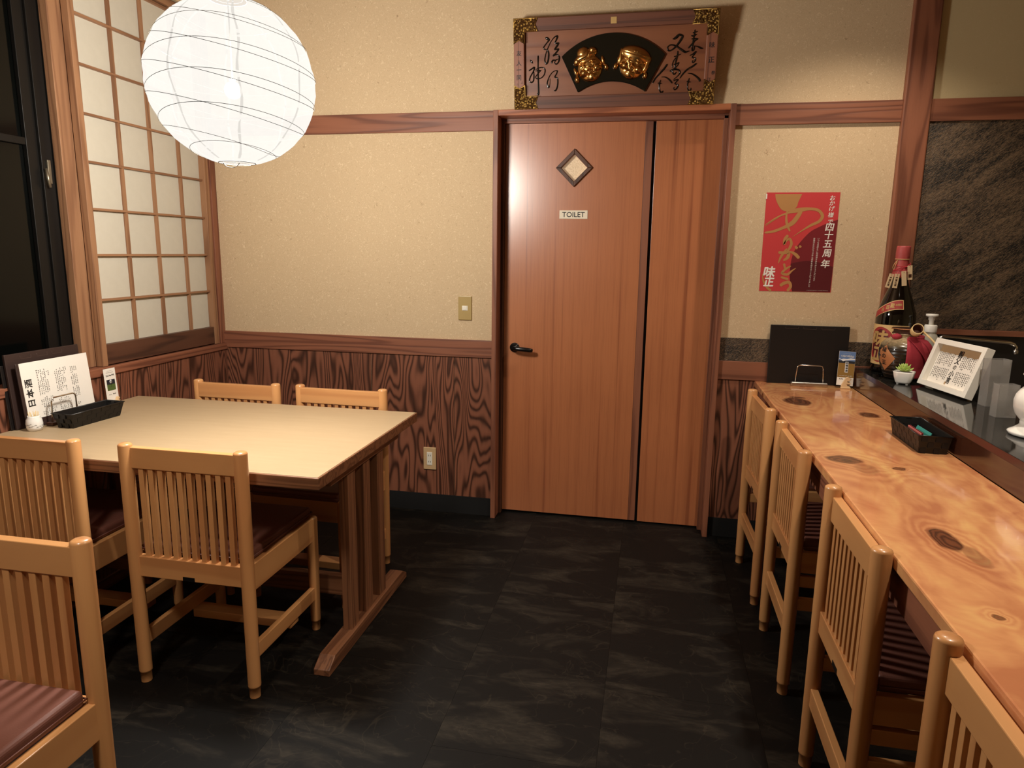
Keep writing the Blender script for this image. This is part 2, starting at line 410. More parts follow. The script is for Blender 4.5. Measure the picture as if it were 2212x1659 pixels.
def shifts(bold):
    if bold <= 0: return [(0, 0)]
    r = bold * .75
    return [(0, 0)] + [(r * math.cos(a), r * math.sin(a)) for a in (.4, 1.45, 2.5, 3.54, 4.59, 5.63)]
def put(mb, ch, cx, cy, size, f, bold=0., sx=1., shear=0., mat=None, rot=0, fit=False):
    """draw a glyph centred at cx,cy; f maps 2-D drawing coordinates to 3-D"""
    vs, fs, (x0, x1, y0, y1) = glyph(ch)
    if not vs: return
    if fit or len(ch) > 1: mx, my = (x0 + x1) / 2, (y0 + y1) / 2
    else: mx, my = (x0 + x1) / 2, (.38 if (y1 - y0) > .3 else (y0 + y1) / 2)
    cr_, sr_ = math.cos(rot), math.sin(rot)
    for (ox, oy) in shifts(bold):
        P_ = []; e = lift()
        for (x, y) in vs:
            x = (x + ox - mx) * size * sx; y = (y + oy - my) * size; x += shear * y
            p = f(cx + x * cr_ - y * sr_, cy + x * sr_ + y * cr_); P_.append((p[0], p[1] - e, p[2]))
        mb.add(P_, fs, mat)
def column(mb, s, x, y0, pitch, size, f, dx=0, **k):
    for i, ch in enumerate(s): put(mb, ch, x + dx * i, y0 - pitch * i, size, f, **k)
def scribble(mb, x, y, s, f, mat=None, n=3):
    """an illegibly small printed character: a few short strokes"""
    for i in range(n):
        a = rnd.random() < .5; u = x + (rnd.random() - .5) * s * .5; v_ = y + (rnd.random() - .5) * s * .6
        w_, h_ = (s * rnd.uniform(.5, .9), s * .16) if a else (s * .16, s * rnd.uniform(.5, .9))
        mb.add([f(u - w_ / 2, v_ - h_ / 2), f(u + w_ / 2, v_ - h_ / 2), f(u + w_ / 2, v_ + h_ / 2), f(u - w_ / 2, v_ + h_ / 2)], [(0, 1, 2, 3)], mat)
def spline(pts, k=7):
    P_ = [np.array(p, float) for p in pts]; P_ = [2 * P_[0] - P_[1]] + P_ + [2 * P_[-1] - P_[-2]]; o = []
    for i in range(1, len(P_) - 2):
        a, b, c, d = P_[i - 1:i + 3]
        for j in range(k):
            t_ = j / k; o.append(.5 * ((2 * b) + (-a + c) * t_ + (2 * a - 5 * b + 4 * c - d) * t_ ** 2 + (-a + 3 * b - 3 * c + d) * t_ ** 3))
    o.append(P_[-2]); return o
def brush(mb, pts, f, mat=None, dome=0, wk=1.):
    """one brush stroke through (x, y, width); f(u, v, h) maps to 3-D; dome > 0 gives a rounded raised stroke"""
    S_ = spline(pts); n = len(S_); vs = []; fs = []
    prof = [(-1, 0), (-.7, .7), (0, 1), (.7, .7), (1, 0)] if dome else [(-1, 0), (1, 0)]
    k = len(prof)
    for i, p in enumerate(S_):
        d = S_[min(i + 1, n - 1)][:2] - S_[max(i - 1, 0)][:2]; L = np.hypot(*d) or 1; nx, ny = -d[1] / L, d[0] / L; w_ = max(p[2], .4) * wk / 2
        e = 1.
        if i == 0 or i == n - 1: e = .35
        for (a, h) in prof: vs.append(f(p[0] + nx * w_ * a * e, p[1] + ny * w_ * a * e, h * dome))
    for i in range(n - 1):
        for j in range(k - 1): fs.append((i * k + j, i * k + j + 1, (i + 1) * k + j + 1, (i + 1) * k + j))
    mb.add(vs, fs, mat, bool(dome))
def homog(src, dst):
    A = []; B = []
    for (x, y), (u, v_) in zip(src, dst):
        A.append([x, y, 1, 0, 0, 0, -u * x, -u * y]); B.append(u); A.append([0, 0, 0, x, y, 1, -v_ * x, -v_ * y]); B.append(v_)
    h = np.linalg.solve(np.array(A, float), np.array(B, float)); h = np.append(h, 1).reshape(3, 3)
    def g(x, y): r = h @ np.array([x, y, 1.]); return r[0] / r[2], r[1] / r[2]
    return g


# ------------------------------------------------------------------ the room
XD0, XD1 = 1.487, 2.578        # door frame
XP0, XP1 = 3.250, 3.359        # pillar
wb = MB(); wb.box((-.12, 0, 0), (XD0, .12, 2.7), 'fibre_plaster').box((XD0, 0, 2.0), (XD1, .12, 2.7), 'fibre_plaster').box((XD1, 0, 0), (XP0 + .02, .12, 2.7), 'fibre_plaster')
wb.box((XP0 + .02, 0, 1.9), (5.1, .12, 2.7), 'smooth_plaster').box((XP0 + .02, .01, 0), (5.1, .12, 1.9), 'black_splash')
WB = struct(obj('wall_back', wb))
for a, b in ((0, .382), (.382, .837), (.837, 1.287), (1.287, XD0)):
    bxl('plank', (a + .0012, -.006, .0962), (b - .0012, .002, .838), 'panel_plank', WB, .0012)
for a, b in ((XD1, 2.77), (2.77, 3.13), (3.13, XP0)):
    bxl('plank', (a + .0012, -.006, .0962), (b - .0012, .002, .787), 'panel_plank', WB, .0012)
o = bx('stone_strip', (XD1, -.008, .8744), (XP0, .002, .9826), 'stone_slate', WB, .001)
o = bx('stone_panel', (XP1 - .01, -.006, 1.054), (5.0, .012, 1.925), 'stone_slate', WB, .001)
wl = MB(); wl.box((-.12, -5, 0), (0, 0, .826), 'fibre_plaster').box((-.12, -5, 2.5), (0, 0, 2.7), 'fibre_plaster').box((-.12, -5, .82), (0, -2.7, 2.5), 'fibre_plaster')
WL = struct(obj('wall_left', wl))
for i, (a, b) in enumerate(((-.34, -.004), (-.79, -.34), (-1.24, -.79), (-1.69, -1.24), (-2.14, -1.69), (-2.59, -2.14), (-3.04, -2.59))):
    bxl('plank', (-.002, a + .0012, .0962), (.006, b - .0012, .826), 'panel_plank', WL, .0012)
struct(obj('wall_right', MB().box((5.0, -5, 0), (5.1, .12, 2.7), 'smooth_plaster')))
struct(obj('wall_front', MB().box((-.12, -5.1, 0), (5.1, -5, 2.7), 'smooth_plaster')))
struct(obj('ceiling', MB().box((-.12, -5.1, 2.7), (5.1, .12, 2.8), 'ceiling_board')))
FL = struct(obj('floor', MB().box((-.12, -5.1, -.06), (5.1, .12, -.003), 'black_baseboard')))
tl = MB().box((.0003, .0003, -.004), (.4567, .9143, 0)).mesh('floor_tile'); tl.materials.append(mt('floor_vinyl'))
for i in range(11):
    for j in range(6):
        x = -.115 + .457 * i; y = .12 - .9146 * (j + 1) + (.36 if i % 2 else .0)
        o = obj('floor_tile', tl, None, FL, loc=(x, y, 0))
struct(bx('trim_1', (0, -.014, .8375), (XD0, .002, .925), 'trim_wood_x', None, .0015))
struct(bx('trim_2', (0, -.014, 1.9235), (XD0, .002, 2.0126), 'trim_wood_x', None, .0015))
struct(bx('trim_3', (XD1, -.014, 1.9235), (XP0, .002, 2.0126), 'trim_wood_x', None, .0015))
struct(bx('trim_4', (XP1, -.014, 1.9235), (5, .002, 2.0126), 'trim_wood_x', None, .0015))
struct(bx('trim_5', (XD1, -.014, .786), (XP0, .002, .8744), 'trim_wood_x', None, .0015))
struct(bx('trim_6', (XP1, -.02, 1.031), (5, .01, 1.055), 'trim_wood_x', None, .0015))
struct(bxl('trim_7', (XP0, -.024, .0), (XP1, .03, 2.7), 'trim_wood_z', None, .006))      # the pillar
struct(bx('baseboard_back', (0, -.007, 0), (XD0, .002, .096), 'black_baseboard', None, .001))
struct(bx('baseboard_right', (XD1, -.007, 0), (XP0, .002, .096), 'black_baseboard', None, .001))
struct(bx('baseboard_left', (-.002, -5, 0), (.007, -.007, .096), 'black_baseboard', None, .001))
struct(bx('trim_8', (-.12, -.045, .86), (.002, .0, 2.5), 'trim_wood_z', None, .002))      # corner post of the window
struct(bx('trim_9', (-.12, -2.7, .826), (.014, .0, .861), 'trim_wood_y', None, .003))      # window sill

# dark sliding window in the left wall
WN = thing('window_1', 'black night window in dark metal sashes left of the paper screen', 'window', (-.085, -1.8, .861)); WN['kind'] = 'structure'
def W_(a, b): return [a[0] + .085, a[1] + 1.8, a[2] - .861], [b[0] + .085, b[1] + 1.8, b[2] - .861]
for nm, a, b in (('frame_post', (-.11, -.93, .861), (-.062, -.885, 2.5)), ('frame_post', (-.105, -1.035, .861), (-.088, -.985, 2.5)), ('sill_track', (-.11, -2.7, .861), (-.06, -.885, .885)),
                 ('mid_rail', (-.104, -2.7, 1.735), (-.09, -1.035, 1.762)), ('sash_stile', (-.10, -.985, .885), (-.078, -.932, 2.5)), ('frame_post', (-.105, -1.86, .861), (-.088, -1.8, 2.5))):
    a, b = W_(a, b); bx(nm, a, b, 'aluminium_dark', WN, .002)
a, b = W_((-.112, -2.7, .861), (-.106, -.9, 2.5)); bx('pane', a, b, 'night_glass', WN)
L = bx('latch', *W_((-.078, -.965, 1.60), (-.071, -.95, 1.69)), 'latch_metal', WN, .002)
obj('latch_lever', MB().tube([W_((-.07, -.975, 1.655), (0, 0, 0))[0], W_((-.062, -.98, 1.62), (0, 0, 0))[0], W_((-.064, -.972, 1.585), (0, 0, 0))[0]], .006, 8), 'latch_metal', L)

# ------------------------------------------------------------------ shoji screens
YL, YR, Z0, RH = -.838, -.09, .953, .1868
SH = thing('shoji_screen', 'wooden lattice sliding screen with cream paper panes beside the dark window', 'screen', (-.015, -.464, .862))
def H_(a, b): return [a[0] + .015, a[1] + .464, a[2] - .862], [b[0] + .015, b[1] + .464, b[2] - .862]
for nm, a, b, m in (('stile', (-.032, -.868, .862), (0, YL, 2.49), 'shoji_wood_z'), ('stile', (-.032, YR, .862), (0, -.056, 2.49), 'shoji_wood_z'),
                    ('bottom_rail', (-.032, YL, .866), (-.004, YR, Z0), 'dark_rail_y'), ('top_rail', (-.032, YL, Z0 + 8 * RH + .012), (-.004, YR, 2.49), 'shoji_wood_y')):
    a, b = H_(a, b); bxl(nm, a, b, m, SH, .002)
ys = [-.826, -.633, -.441, -.249, -.057]
for y in ys[1:4]:
    a, b = H_((-.030, y - .006, Z0), (-.016, y + .006, Z0 + 8 * RH + .012)); bxl('muntin', a, b, 'shoji_wood_z', SH)
for k in range(1, 9):
    z = Z0 + k * RH; a, b = H_((-.0305, YL, z - .0045), (-.0135, YR, z + .0045)); bxl('muntin', a, b, 'shoji_wood_y', SH)
for i in range(4):
    for k in range(8):
        z = Z0 + k * RH; a, b = H_((-.0318, max(ys[i], YL) if i else YL, z + .0045 * (k > 0)), (-.0308, ys[i + 1] if i < 3 else YR, z + RH - .0045)); bxl('paper_pane', a, b, 'washi', SH)
S2 = thing('shoji_screen', 'edge of a second wooden screen slid behind the papered one', 'screen', (-.055, -.5, .862))
bx('stile', (-.02, -.43, 0), (.018, -.352, 1.63), 'shoji_wood_z', S2, .002)
bx('paper_sheet', (-.004, -.353, 0), (-.002, .41, 1.63), 'washi', S2)

# ------------------------------------------------------------------ toilet door
DR = thing('door_1', 'brown wooden toilet door with a diamond window in a wooden frame', 'door', (2.03, .03, 0)); DR['kind'] = 'structure'
def D_(x, y, z): return (x - 2.03, y - .03, z)
fr = MB()
w_ = .024
fr.box(D_(XD0, -.032, 0), D_(XD0 + w_, .05, 2.0126)).box(D_(XD1 - w_, -.032, 0), D_(XD1, .05, 2.0126))
obj('jamb', MB().box(D_(XD0, -.032, 0), D_(XD0 + w_, .09, 2.0125)), 'trim_wood_z', DR, .002)
obj('jamb', MB().box(D_(XD1 - w_, -.032, 0), D_(XD1, .09, 2.0125)), 'trim_wood_z', DR, .002)
obj('head', MB().box(D_(XD0 + w_, -.033, 1.986), D_(XD1 - w_, .06, 2.0126)), 'door_head_wood', DR, .002)
obj('inner_head', MB().box(D_(XD0 + w_, .055, 1.966), D_(XD1 - w_, .1, 1.9865)), 'trim_wood_x', DR, .001)
obj('inner_jamb', MB().box(D_(XD0 + w_, .05, 0), D_(1.524, .1, 1.98)), 'dark_rail_z', DR, .001)
obj('inner_jamb', MB().box(D_(2.536, .055, 0), D_(XD1 - w_, .1, 1.98)), 'trim_wood_z', DR, .001)
# leaf with a diamond opening
cx_, cz_, hr = 1.8615, 1.761, .062
lf = MB(); X0, X1, ZB, ZT = 1.5255, 2.189, .012, 1.966
dm = [(cx_, cz_ - hr), (cx_ + hr, cz_), (cx_, cz_ + hr), (cx_ - hr, cz_)]
vs = [(X0, ZB), (X1, ZB), (X1, ZT), (X0, ZT)] + dm
for y, fl in ((.08, 0), (.115, 1)):
    V_ = [D_(a, y, b) for a, b in vs] + [D_(cx_, y, ZB), D_(X1, y, cz_), D_(cx_, y, ZT), D_(X0, y, cz_)]
    F_ = [(0, 8, 4, 7, 11), (8, 1, 9, 5, 4), (9, 2, 10, 6, 5), (10, 3, 11, 7, 6)]
    lf.add(V_, [tuple(reversed(f)) for f in F_] if fl else F_)
lf.add([D_(a, y, b) for y in (.08, .115) for a, b in vs[:4]], [(0, 4, 5, 1), (1, 5, 6, 2), (2, 6, 7, 3), (3, 7, 4, 0)])
lf.add([D_(a, y, b) for y in (.08, .115) for a, b in dm], [(0, 1, 5, 4), (1, 2, 6, 5), (2, 3, 7, 6), (3, 0, 4, 7)])
LF = obj('door_leaf', lf, 'door_wood', DR)
obj('edge_stile', MB().box(D_(2.190, .0785, .012), D_(2.224, .115, 1.966)), 'trim_wood_z', DR, .001)
obj('fixed_panel', MB().box(D_(2.237, .082, .008), D_(2.538, .115, 1.972)), 'door_wood', DR, .001)
obj('groove', MB().box(D_(2.224, .10, .008), D_(2.237, .116, 1.97)), 'black_baseboard', DR)
ro = .088; ri = .0635
for k in range(4):
    a0 = PI / 2 * k; q4 = [(ro, 0), (0, ro), (0, ri), (ri, 0)]
    pts = [(x * math.cos(a0) - y * math.sin(a0) + cx_, x * math.sin(a0) + y * math.cos(a0) + cz_) for x, y in q4]
    m_ = MB(); m_.prism([(a, b) for a, b in pts], -.0795, -.068)
    m_.v = [(D_(v_[0], -v_[2], v_[1])) for v_ in m_.v]
    obj('window_moulding', m_, 'dark_rail_z', LF, .002)
dg = MB(); r_ = .064
dg.add([D_(cx_, .098, cz_ - r_), D_(cx_ + r_, .098, cz_), D_(cx_, .098, cz_ + r_), D_(cx_ - r_, .098, cz_)], [(0, 1, 2, 3)])
obj('figured_pane', dg, 'figured_glass', LF)
# lever handle
hx, hz = 1.583, .885
hd = MB(); T_ = Matrix.Translation(D_(hx, .08, hz)) @ Matrix.Rotation(PI / 2, 4, 'X')
hd.lathe([(.0245, 0), (.0245, .006), (.021, .010), (.012, .012), (.0105, .045), (.0, .047)], 24, None, T_)
p_ = [D_(hx, .08 - .042, hz), D_(hx + .02, .034, hz - .001), D_(hx + .055, .033, hz - .003), D_(hx + .085, .036, hz - .006), D_(hx + .098, .041, hz - .008)]
hd.tube([Vector(p) for p in p_], .010, 10, None, None, False, [.0105, .0115, .0115, .011, .009])
obj('lever_handle', hd, 'black_plastic', LF)
# sign
SG = thing('toilet_sign', 'small white plastic sign reading TOILET on the brown door', 'sign', (1.864, .08, 1.544))
bx('plate', (-.0685, -.003, -.0198), (.0685, 0, .0198), 'sign_white', SG, .0008)
m_ = MB(); put(m_, 'TOILET', 0, 0, .0335, lambda a, b: (a, -.0034, b), bold=.012, fit=True); obj('lettering', m_, 'ink', SG)

# wall switch and outlet
SW = thing('light_switch', 'olive-gold wall switch plate with one small white rocker on the plaster', 'switch', (1.344, 0, 1.084))
bx('plate', (-.035, -.007, -.060), (.035, 0, .060), 'switch_plate', SW, .004, 3)
bx('rocker_surround', (-.0145, -.0085, -.012), (.0145, -.006, .012), 'switch_white', SW, .0008)
bx('rocker', (-.0125, -.0105, -.0100), (.009, -.008, .0100), 'switch_white', SW, .0012)
OU = thing('power_outlet', 'beige double power outlet low on the dark plank wainscot', 'outlet', (1.1545, -.006, .292))
bx('plate', (-.0345, -.007, -.0605), (.0345, 0, .0605), 'outlet_plate', OU, .004, 3)
sk = bx('socket_block', (-.0145, -.009, -.035), (.0145, -.006, .035), 'switch_white', OU, .001)
m_ = MB()
for z in (-.017, .017):
    for x in (-.0052, .0052): m_.box((x - .0012, -.0094, z - .0045), (x + .0012, -.0088, z + .0045))
obj('slot', m_, 'slot_dark', sk)

# ------------------------------------------------------------------ chairs
def lathe_post(r0, r1, h, ferr=.035):
    return [(r0 * .82, 0), (r0 * .84, .002), (r0 * .86, ferr), (r0 * .98, ferr + .001), (r0, ferr + .006), (r1, h * .6), (r1, h - .008), (r1 * .93, h - .004), (r1 * .7, h - .001), (r1 * .3, h), (0.0005, h)]
def make_chair(name, label, W, H, zl, zl2, zr, zr2, seat0, seat1, D, counter, loc, rot, group):
    t = thing(name, label, 'chair', loc, rot, group)
    w = W / 2
    for s in (-1, 1):
        obj('leg', MB().lathe(lathe_post(.0195, .0205, H), 20, None, None, (s * w, 0)), 'chair_wood_z', t)
    for s in (-1, 1):
        obj('leg', MB().lathe(lathe_post(.0175, .0195, seat1 + .004), 18, None, None, (s * w, D)), 'chair_wood_z', t)
    bxl('top_rail', (-w + .004, -.004, zr), (w - .004, .018, zr2), 'chair_wood_x', t, .002)
    br = bxl('lower_rail', (-w + .004, -.006, zl), (w - .004, .018, zl2), 'chair_wood_x', t, .002)
    c_ = br.location; bx('maker_plate', (-.030 - c_[0] + .005, -.0072 - c_[1], zl + .001 - c_[2]), (-.030 + .045 - c_[0], -.0058 - c_[1], zl + .014 - c_[2]), 'black_plastic', br)
    n = 10; sp = (W - .06) / n
    for i in range(n):
        x = -w + .03 + sp * (i + .5); bxl('slat', (x - .0085, -.0005, zl2 - .004), (x + .0085, .0155, zr + .004), 'chair_wood_z', t, .0012)
    for s in (-1, 1):
        bxl('seat_rail', (s * w - .010, .012, seat0), (s * w + .010, D - .012, seat1), 'chair_wood_y', t, .002)
    bxl('seat_rail', (-w + .012, D - .010, seat0), (w - .012, D + .010, seat1), 'chair_wood_x', t, .002)
    cu_ = MB().box((-w + .008, .022, seat1 - .004), (w - .008, D + .016, seat1 + .034)); co = obj('seat_cushion', cu_, 'cushion_vinyl', t, .011, 4)
    z_ = seat1 + .012; pp = [(-w + .0065, .0205), (w - .0065, .0205), (w - .0065, D + .0175), (-w + .0065, D + .0175)]
    obj('piping', MB().tube([(x, y, z_) for x, y in pp], .0022, 5, None, None, True), 'cushion_vinyl', co)
    if not counter:
        for s in (-1, 1): bxl('stretcher', (s * w - .009, .010, .122), (s * w + .009, D - .010, .170), 'chair_wood_y', t, .002)
        bxl('stretcher', (-w + .006, .235, .092), (w - .006, .29, .1215), 'chair_wood_x', t, .002)
    else:
        for s in (-1, 1):
            bxl('stretcher', (s * w - .009, .010, .366), (s * w + .009, D - .010, .402), 'chair_wood_y', t, .002)
            bxl('stretcher', (s * w - .009, .010, .289), (s * w + .009, D - .010, .328), 'chair_wood_y', t, .002)
        bxl('stretcher', (-w + .012, -.009, .188), (w - .012, .010, .24), 'chair_wood_x', t, .002)
        bxl('footrest', (-w + .012, D - .009, .26), (w - .012, D + .010, .31), 'chair_wood_x', t, .002)
    return t
GT = 'low slat-back chairs around the dining tables'
chA = make_chair('dining_chair', 'slat-back wooden chair tucked under the near side of the table, by its free end', .382, .786, .362, .428, .709, .774, .345, .430, .400, False, (.922, -1.619, 0), 0, GT)
copy_tree(chA, (.362, -1.621, 0), .0, 'slat-back wooden chair on the near side of the table, below the toothpick jar')
copy_tree(chA, (.475, -.648, 0), PI - .02, 'slat-back wooden chair behind the table, nearer the paper screen')
copy_tree(chA, (.968, -.645, 0), PI - .02, 'slat-back wooden chair behind the table, nearer the power outlet')
copy_tree(chA, (.966, -2.242, 0), PI, 'slat-back wooden chair facing away from the table, its brown seat in plain view')
GC = 'slat-back chairs along the counter'
chC = make_chair('counter_chair', 'counter chair nearest the toilet door, first in the row from the back wall', .382, .797, .403, .463, .709, .772, .413, .480, .38, True, (2.708, -.477, 0), -PI / 2 + .035, GC)
copy_tree(chC, (2.722, -1.053, 0), -PI / 2, 'counter chair second in the row from the back wall')
copy_tree(chC, (2.726, -1.755, 0), -PI / 2, 'counter chair third in the row, standing alone beside the large knot')
copy_tree(chC, (2.724, -2.462, 0), -PI / 2, 'counter chair nearest the viewer, last in the row, cut off by the picture')

# ------------------------------------------------------------------ dining table
TZ = .705
TB = thing('dining_table', 'wooden table with a pale laminate top and brown edging under the lantern', 'table', (.665, -1.122, 0))
x0, x1, y0, y1 = .008 - .665, 1.327 - .665, -1.567 + 1.122, -.692 + 1.122
tp = bx('tabletop', (x0, y0, TZ - .038), (x1, y1, TZ - .001), 'table_edge_x', TB, .0025)
bx('laminate_surface', (x0 + .005, y0 + .005, TZ - .004), (x1 - .005, y1 - .005, TZ), 'laminate', tp, .0005)
for sx_ in (1, -1):
    X = (1.265 - .665) if sx_ > 0 else -(1.265 - .665) + .06
    ft = MB(); ft.prism([(-.362, 0), (.362, 0), (.362, .022), (.315, .05), (-.315, .05), (-.362, .022)], -.028, .028, None, Matrix(((0, 0, 1, X), (1, 0, 0, 0.003), (0, 1, 0, 0), (0, 0, 0, 1))))
    obj('foot', ft, 'table_edge_y', TB, .003)
    for y in (-.125, 0.003, .131): bxl('upright', (X - .017, y - .030, .048), (X + .017, y + .030, TZ - .075), 'table_edge_z', TB, .002)
    bxl('bearer', (X - .028, -.30, TZ - .078), (X + .028, .30, TZ - .037), 'table_edge_y', TB, .002)
bxl('stretcher', (-.5, -.012, .095), (.6, .018, .172), 'table_edge_x', TB, .002)

# ------------------------------------------------------------------ counter
CT = thing('dining_counter', 'long glossy honey-coloured timber counter with dark knots along the kitchen', 'counter', (2.95, -1.8, 0))
sl = obj('slab', MB().box((2.7466 - 2.95, -2.9, .757), (3.1568 - 2.95, 1.7925, .785)), 'counter_slab', CT, .004, 2)
bx('apron', (2.768 - 2.95, -2.9, .667), (2.79 - 2.95, 1.79, .757), 'trim_wood_y', CT, .001)
bx('support_panel', (3.136 - 2.95, -2.9, 0), (3.155 - 2.95, 1.79, .757), 'dark_wood', CT)
GL = thing('granite_ledge', 'black polished granite ledge with a dark wooden riser behind the counter', 'ledge', (3.4, -1.8, .785))
bx('riser', (3.1575 - 3.4, -2.9, 0), (3.172 - 3.4, 1.79, .072), 'riser_wood', GL, .001)
m_ = MB(); m_.add([(3.1575 - 3.4, -2.9, .072), (3.1575 - 3.4, 1.79, .072), (3.170 - 3.4, 1.79, .085), (3.170 - 3.4, -2.9, .085), (3.19 - 3.4, -2.9, .06), (3.19 - 3.4, 1.79, .06)], [(0, 3, 2, 1), (0, 1, 5, 4), (0, 4, 3), (1, 2, 5), (3, 4, 5, 2)]); obj('lipping', m_, 'riser_wood', GL)
bx('slab', (3.171 - 3.4, -2.9, .055), (3.63 - 3.4, 1.79, .085), 'granite', GL, .002)
bx('cabinet_body', (3.172 - 3.4, -2.9, -.785), (3.62 - 3.4, 1.79, .055), 'dark_wood', GL)
SK = thing('sink_worktop', 'stainless steel worktop strip against the dark kitchen wall', 'worktop', (4.2, -1.8, 0))
bx('worktop', (3.64 - 4.2, -2.9, .75), (4.98 - 4.2, 1.79, .78), 'steel', SK, .003)
bx('upstand', (3.64 - 4.2, 1.775, .78), (4.98 - 4.2, 1.795, .808), 'steel', SK, .004)
bx('cupboard', (3.66 - 4.2, -2.9, .02), (4.96 - 4.2, 1.76, .75), 'black_splash', SK)

# ------------------------------------------------------------------ paper lantern
LN = thing('paper_lantern', 'round white paper lantern lit from inside, hanging over the table', 'pendant lamp', tuple(LAMP))
prof = []
for i in range(2, 39):
    a = PI * i / 40 - PI / 2
    if math.cos(a) * LR < .05: continue
    prof.append((LR * math.cos(a) * (1 + .006 * math.sin(i * 2.1)), LR * .985 * math.sin(a)))
sh = MB().lathe(prof, 72, None, None, (0, 0), True, False)
V_ = []
for (x, y, z) in sh.v:
    a = math.atan2(y, x); k_ = 1 - .010 * abs(math.sin(a * 4)) ** 6 + .004 * math.sin(z * 60 + a * 3); V_.append((x * k_, y * k_, z))
sh.v = V_
obj('paper_shade', sh, 'lantern_paper', LN)
rt = np.array([.98, .199]); fw = np.array([-.198, .98])
for fam in (0, 1):
    for k in range(-3, 4):
        zc = k * .076 + (.030 if fam else -.012); pts = []
        for i in range(72):
            a = 2 * PI * i / 72; d = np.array([math.cos(a), math.sin(a)])
            Rk = math.sqrt(max(1 - (zc / LR) ** 2, .05))
            z = zc + ((-.052 * d.dot(rt) + .006 * d.dot(fw)) if fam == 0 else (.004 * d.dot(rt) - .024 * d.dot(fw) - .010 * math.cos(2 * a))) * Rk
            z = max(-.226, min(.226, z)); r = math.sqrt(max(LR ** 2 - (z / .985) ** 2, 1e-4)) + .0016
            pts.append((d[0] * r, d[1] * r, z))
        obj('wire_hoop', MB().tube(pts, .00065, 5, None, None, True), 'wire', LN)
for k in range(8):
    a = 2 * PI * k / 8 - .93; vs = []; fs = []; n_ = 26
    for i in range(n_):
        e = -1.25 + 2.5 * i / (n_ - 1); wd = .006 * (1 + .3 * math.sin(i * 1.7)); aa = a + .02 * math.sin(i * .9)
        for s in (-1, 1):
            r = (LR * math.cos(e) + .0009); b_ = aa + s * wd / max(r, .05) * .5
            vs.append((r * math.cos(b_), r * math.sin(b_), LR * .985 * math.sin(e)))
        if i: fs.append((2 * i - 2, 2 * i - 1, 2 * i + 1, 2 * i))
    obj('paper_seam', MB().add(vs, fs), 'lantern_seam', LN)
zb = prof[0][1]
ring = [(.052 * math.cos(2 * PI * i / 24), .052 * math.sin(2 * PI * i / 24), zb) for i in range(24)]
obj('bottom_ring', MB().tube(ring, .0012, 6, None, None, True), 'wire', LN)
obj('bottom_ring', MB().tube([(.026 * math.cos(PI * i / 12) + .0, -.03, zb - .016 * math.sin(PI * i / 12)) for i in range(13)], .0011, 6), 'wire', LN)
obj('top_ring', MB().tube([(x, y, -zb) for x, y, z in ring], .0015, 6, None, None, True), 'wire', LN)
obj('cord', MB().tube([(0, 0, -zb), (0, 0, 2.7 - LAMP[2])], .004, 8), 'white_matte', LN)
obj('stem', MB().tube([(0, 0, .005), (0, 0, -zb)], .0018, 6), 'wire', LN)
bu = MB().lathe([(.024 * math.cos(a) + .0005, -.02 + .024 * math.sin(a)) for a in [(-PI / 2 + PI * i / 14) for i in range(0, 14)]] + [(.010, .010)], 20)
NTb = NT('bulb_glow'); NTb.setb(Base_Color=(1, 1, 1, 1)); NTb.b.inputs['Emission Color'].default_value = (1, .93, .8, 1); NTb.b.inputs['Emission Strength'].default_value = 3
obj('bulb', bu, 'bulb_glow', LN)

# ------------------------------------------------------------------ the carved picture above the door
th = math.radians(8.4)
PM = Matrix.Translation((1.590, -.006, 2.0135)) @ Matrix.Rotation(th, 4, 'X')
PC = thing('carved_plaque', 'framed wooden plaque with two gilt laughing masks on a black fan above the door', 'picture', mat=PM)
PW, PH = .888, .377
Hp = homog([(1111, 38), (1558, 14), (1543, 222), (1114, 236)], [(0, PH), (PW, PH), (PW, 0), (0, 0)])
def p1(x, y): return Hp(1080 + x / 4.0963, y / 4.0963)          # drawing coordinates of the plaque's own tracing
FB = -.016
bx('board', (.03, FB, .03), (PW - .03, -.002, PH - .03), 'picture_board', PC)
fwid = .054; swid = .048
for nm, a, b, m in (('frame_bar', (0, -.034, PH - fwid), (PW, 0, PH), 'picture_frame_wood'), ('frame_bar', (0, -.034, 0), (PW, 0, fwid), 'picture_frame_wood'),
                    ('frame_bar', (0, -.0335, fwid), (swid, 0, PH - fwid), 'trim_wood_z'), ('frame_bar', (PW - swid, -.0335, fwid), (PW, 0, PH - fwid), 'trim_wood_z')):
    bxl(nm, a, b, m, PC, .003)
Lx, Ly = .112, .104
Lp = [(0, 0), (Lx, 0), (Lx - .012, fwid / 2), (Lx, fwid), (swid, fwid), (swid, Ly), (swid / 2, Ly - .014), (0, Ly)]
for (fx, fz) in ((0, 0), (1, 0), (0, 1), (1, 1)):
    m_ = MB(); m_.prism([(PW - x if fx else x, PH - y if fz else y) for x, y in Lp], .0345, .0375)
    m_.v = [(v_[0], -v_[2], v_[1]) for v_ in m_.v]
    if True: m_.f = [list(reversed(f)) for f in m_.f]
    cm = obj('corner_mount', m_, 'gilt_filigree', PC, .0015)
    rb = [(x, y) for x, y in Lp]
    cx0 = sum(x for x, y in rb) / 8; cy0 = sum(y for x, y in rb) / 8
    pts = [(PW - x if fx else x, -.0378, PH - y if fz else y) for x, y in [(x + (.0025 if x < cx0 else -.0025), y + (.0025 if y < cy0 else -.0025)) for x, y in rb]]
    obj('rim', MB().tube(pts, .0013, 5, None, None, True), 'brass_gold', cm)
u_, v_c = p1(1020, 168); bx('gilt_label', (u_ - .0128, -.0355, v_c - .013), (u_ + .0128, -.034, v_c + .013), 'gold_paper', PC, .0004)
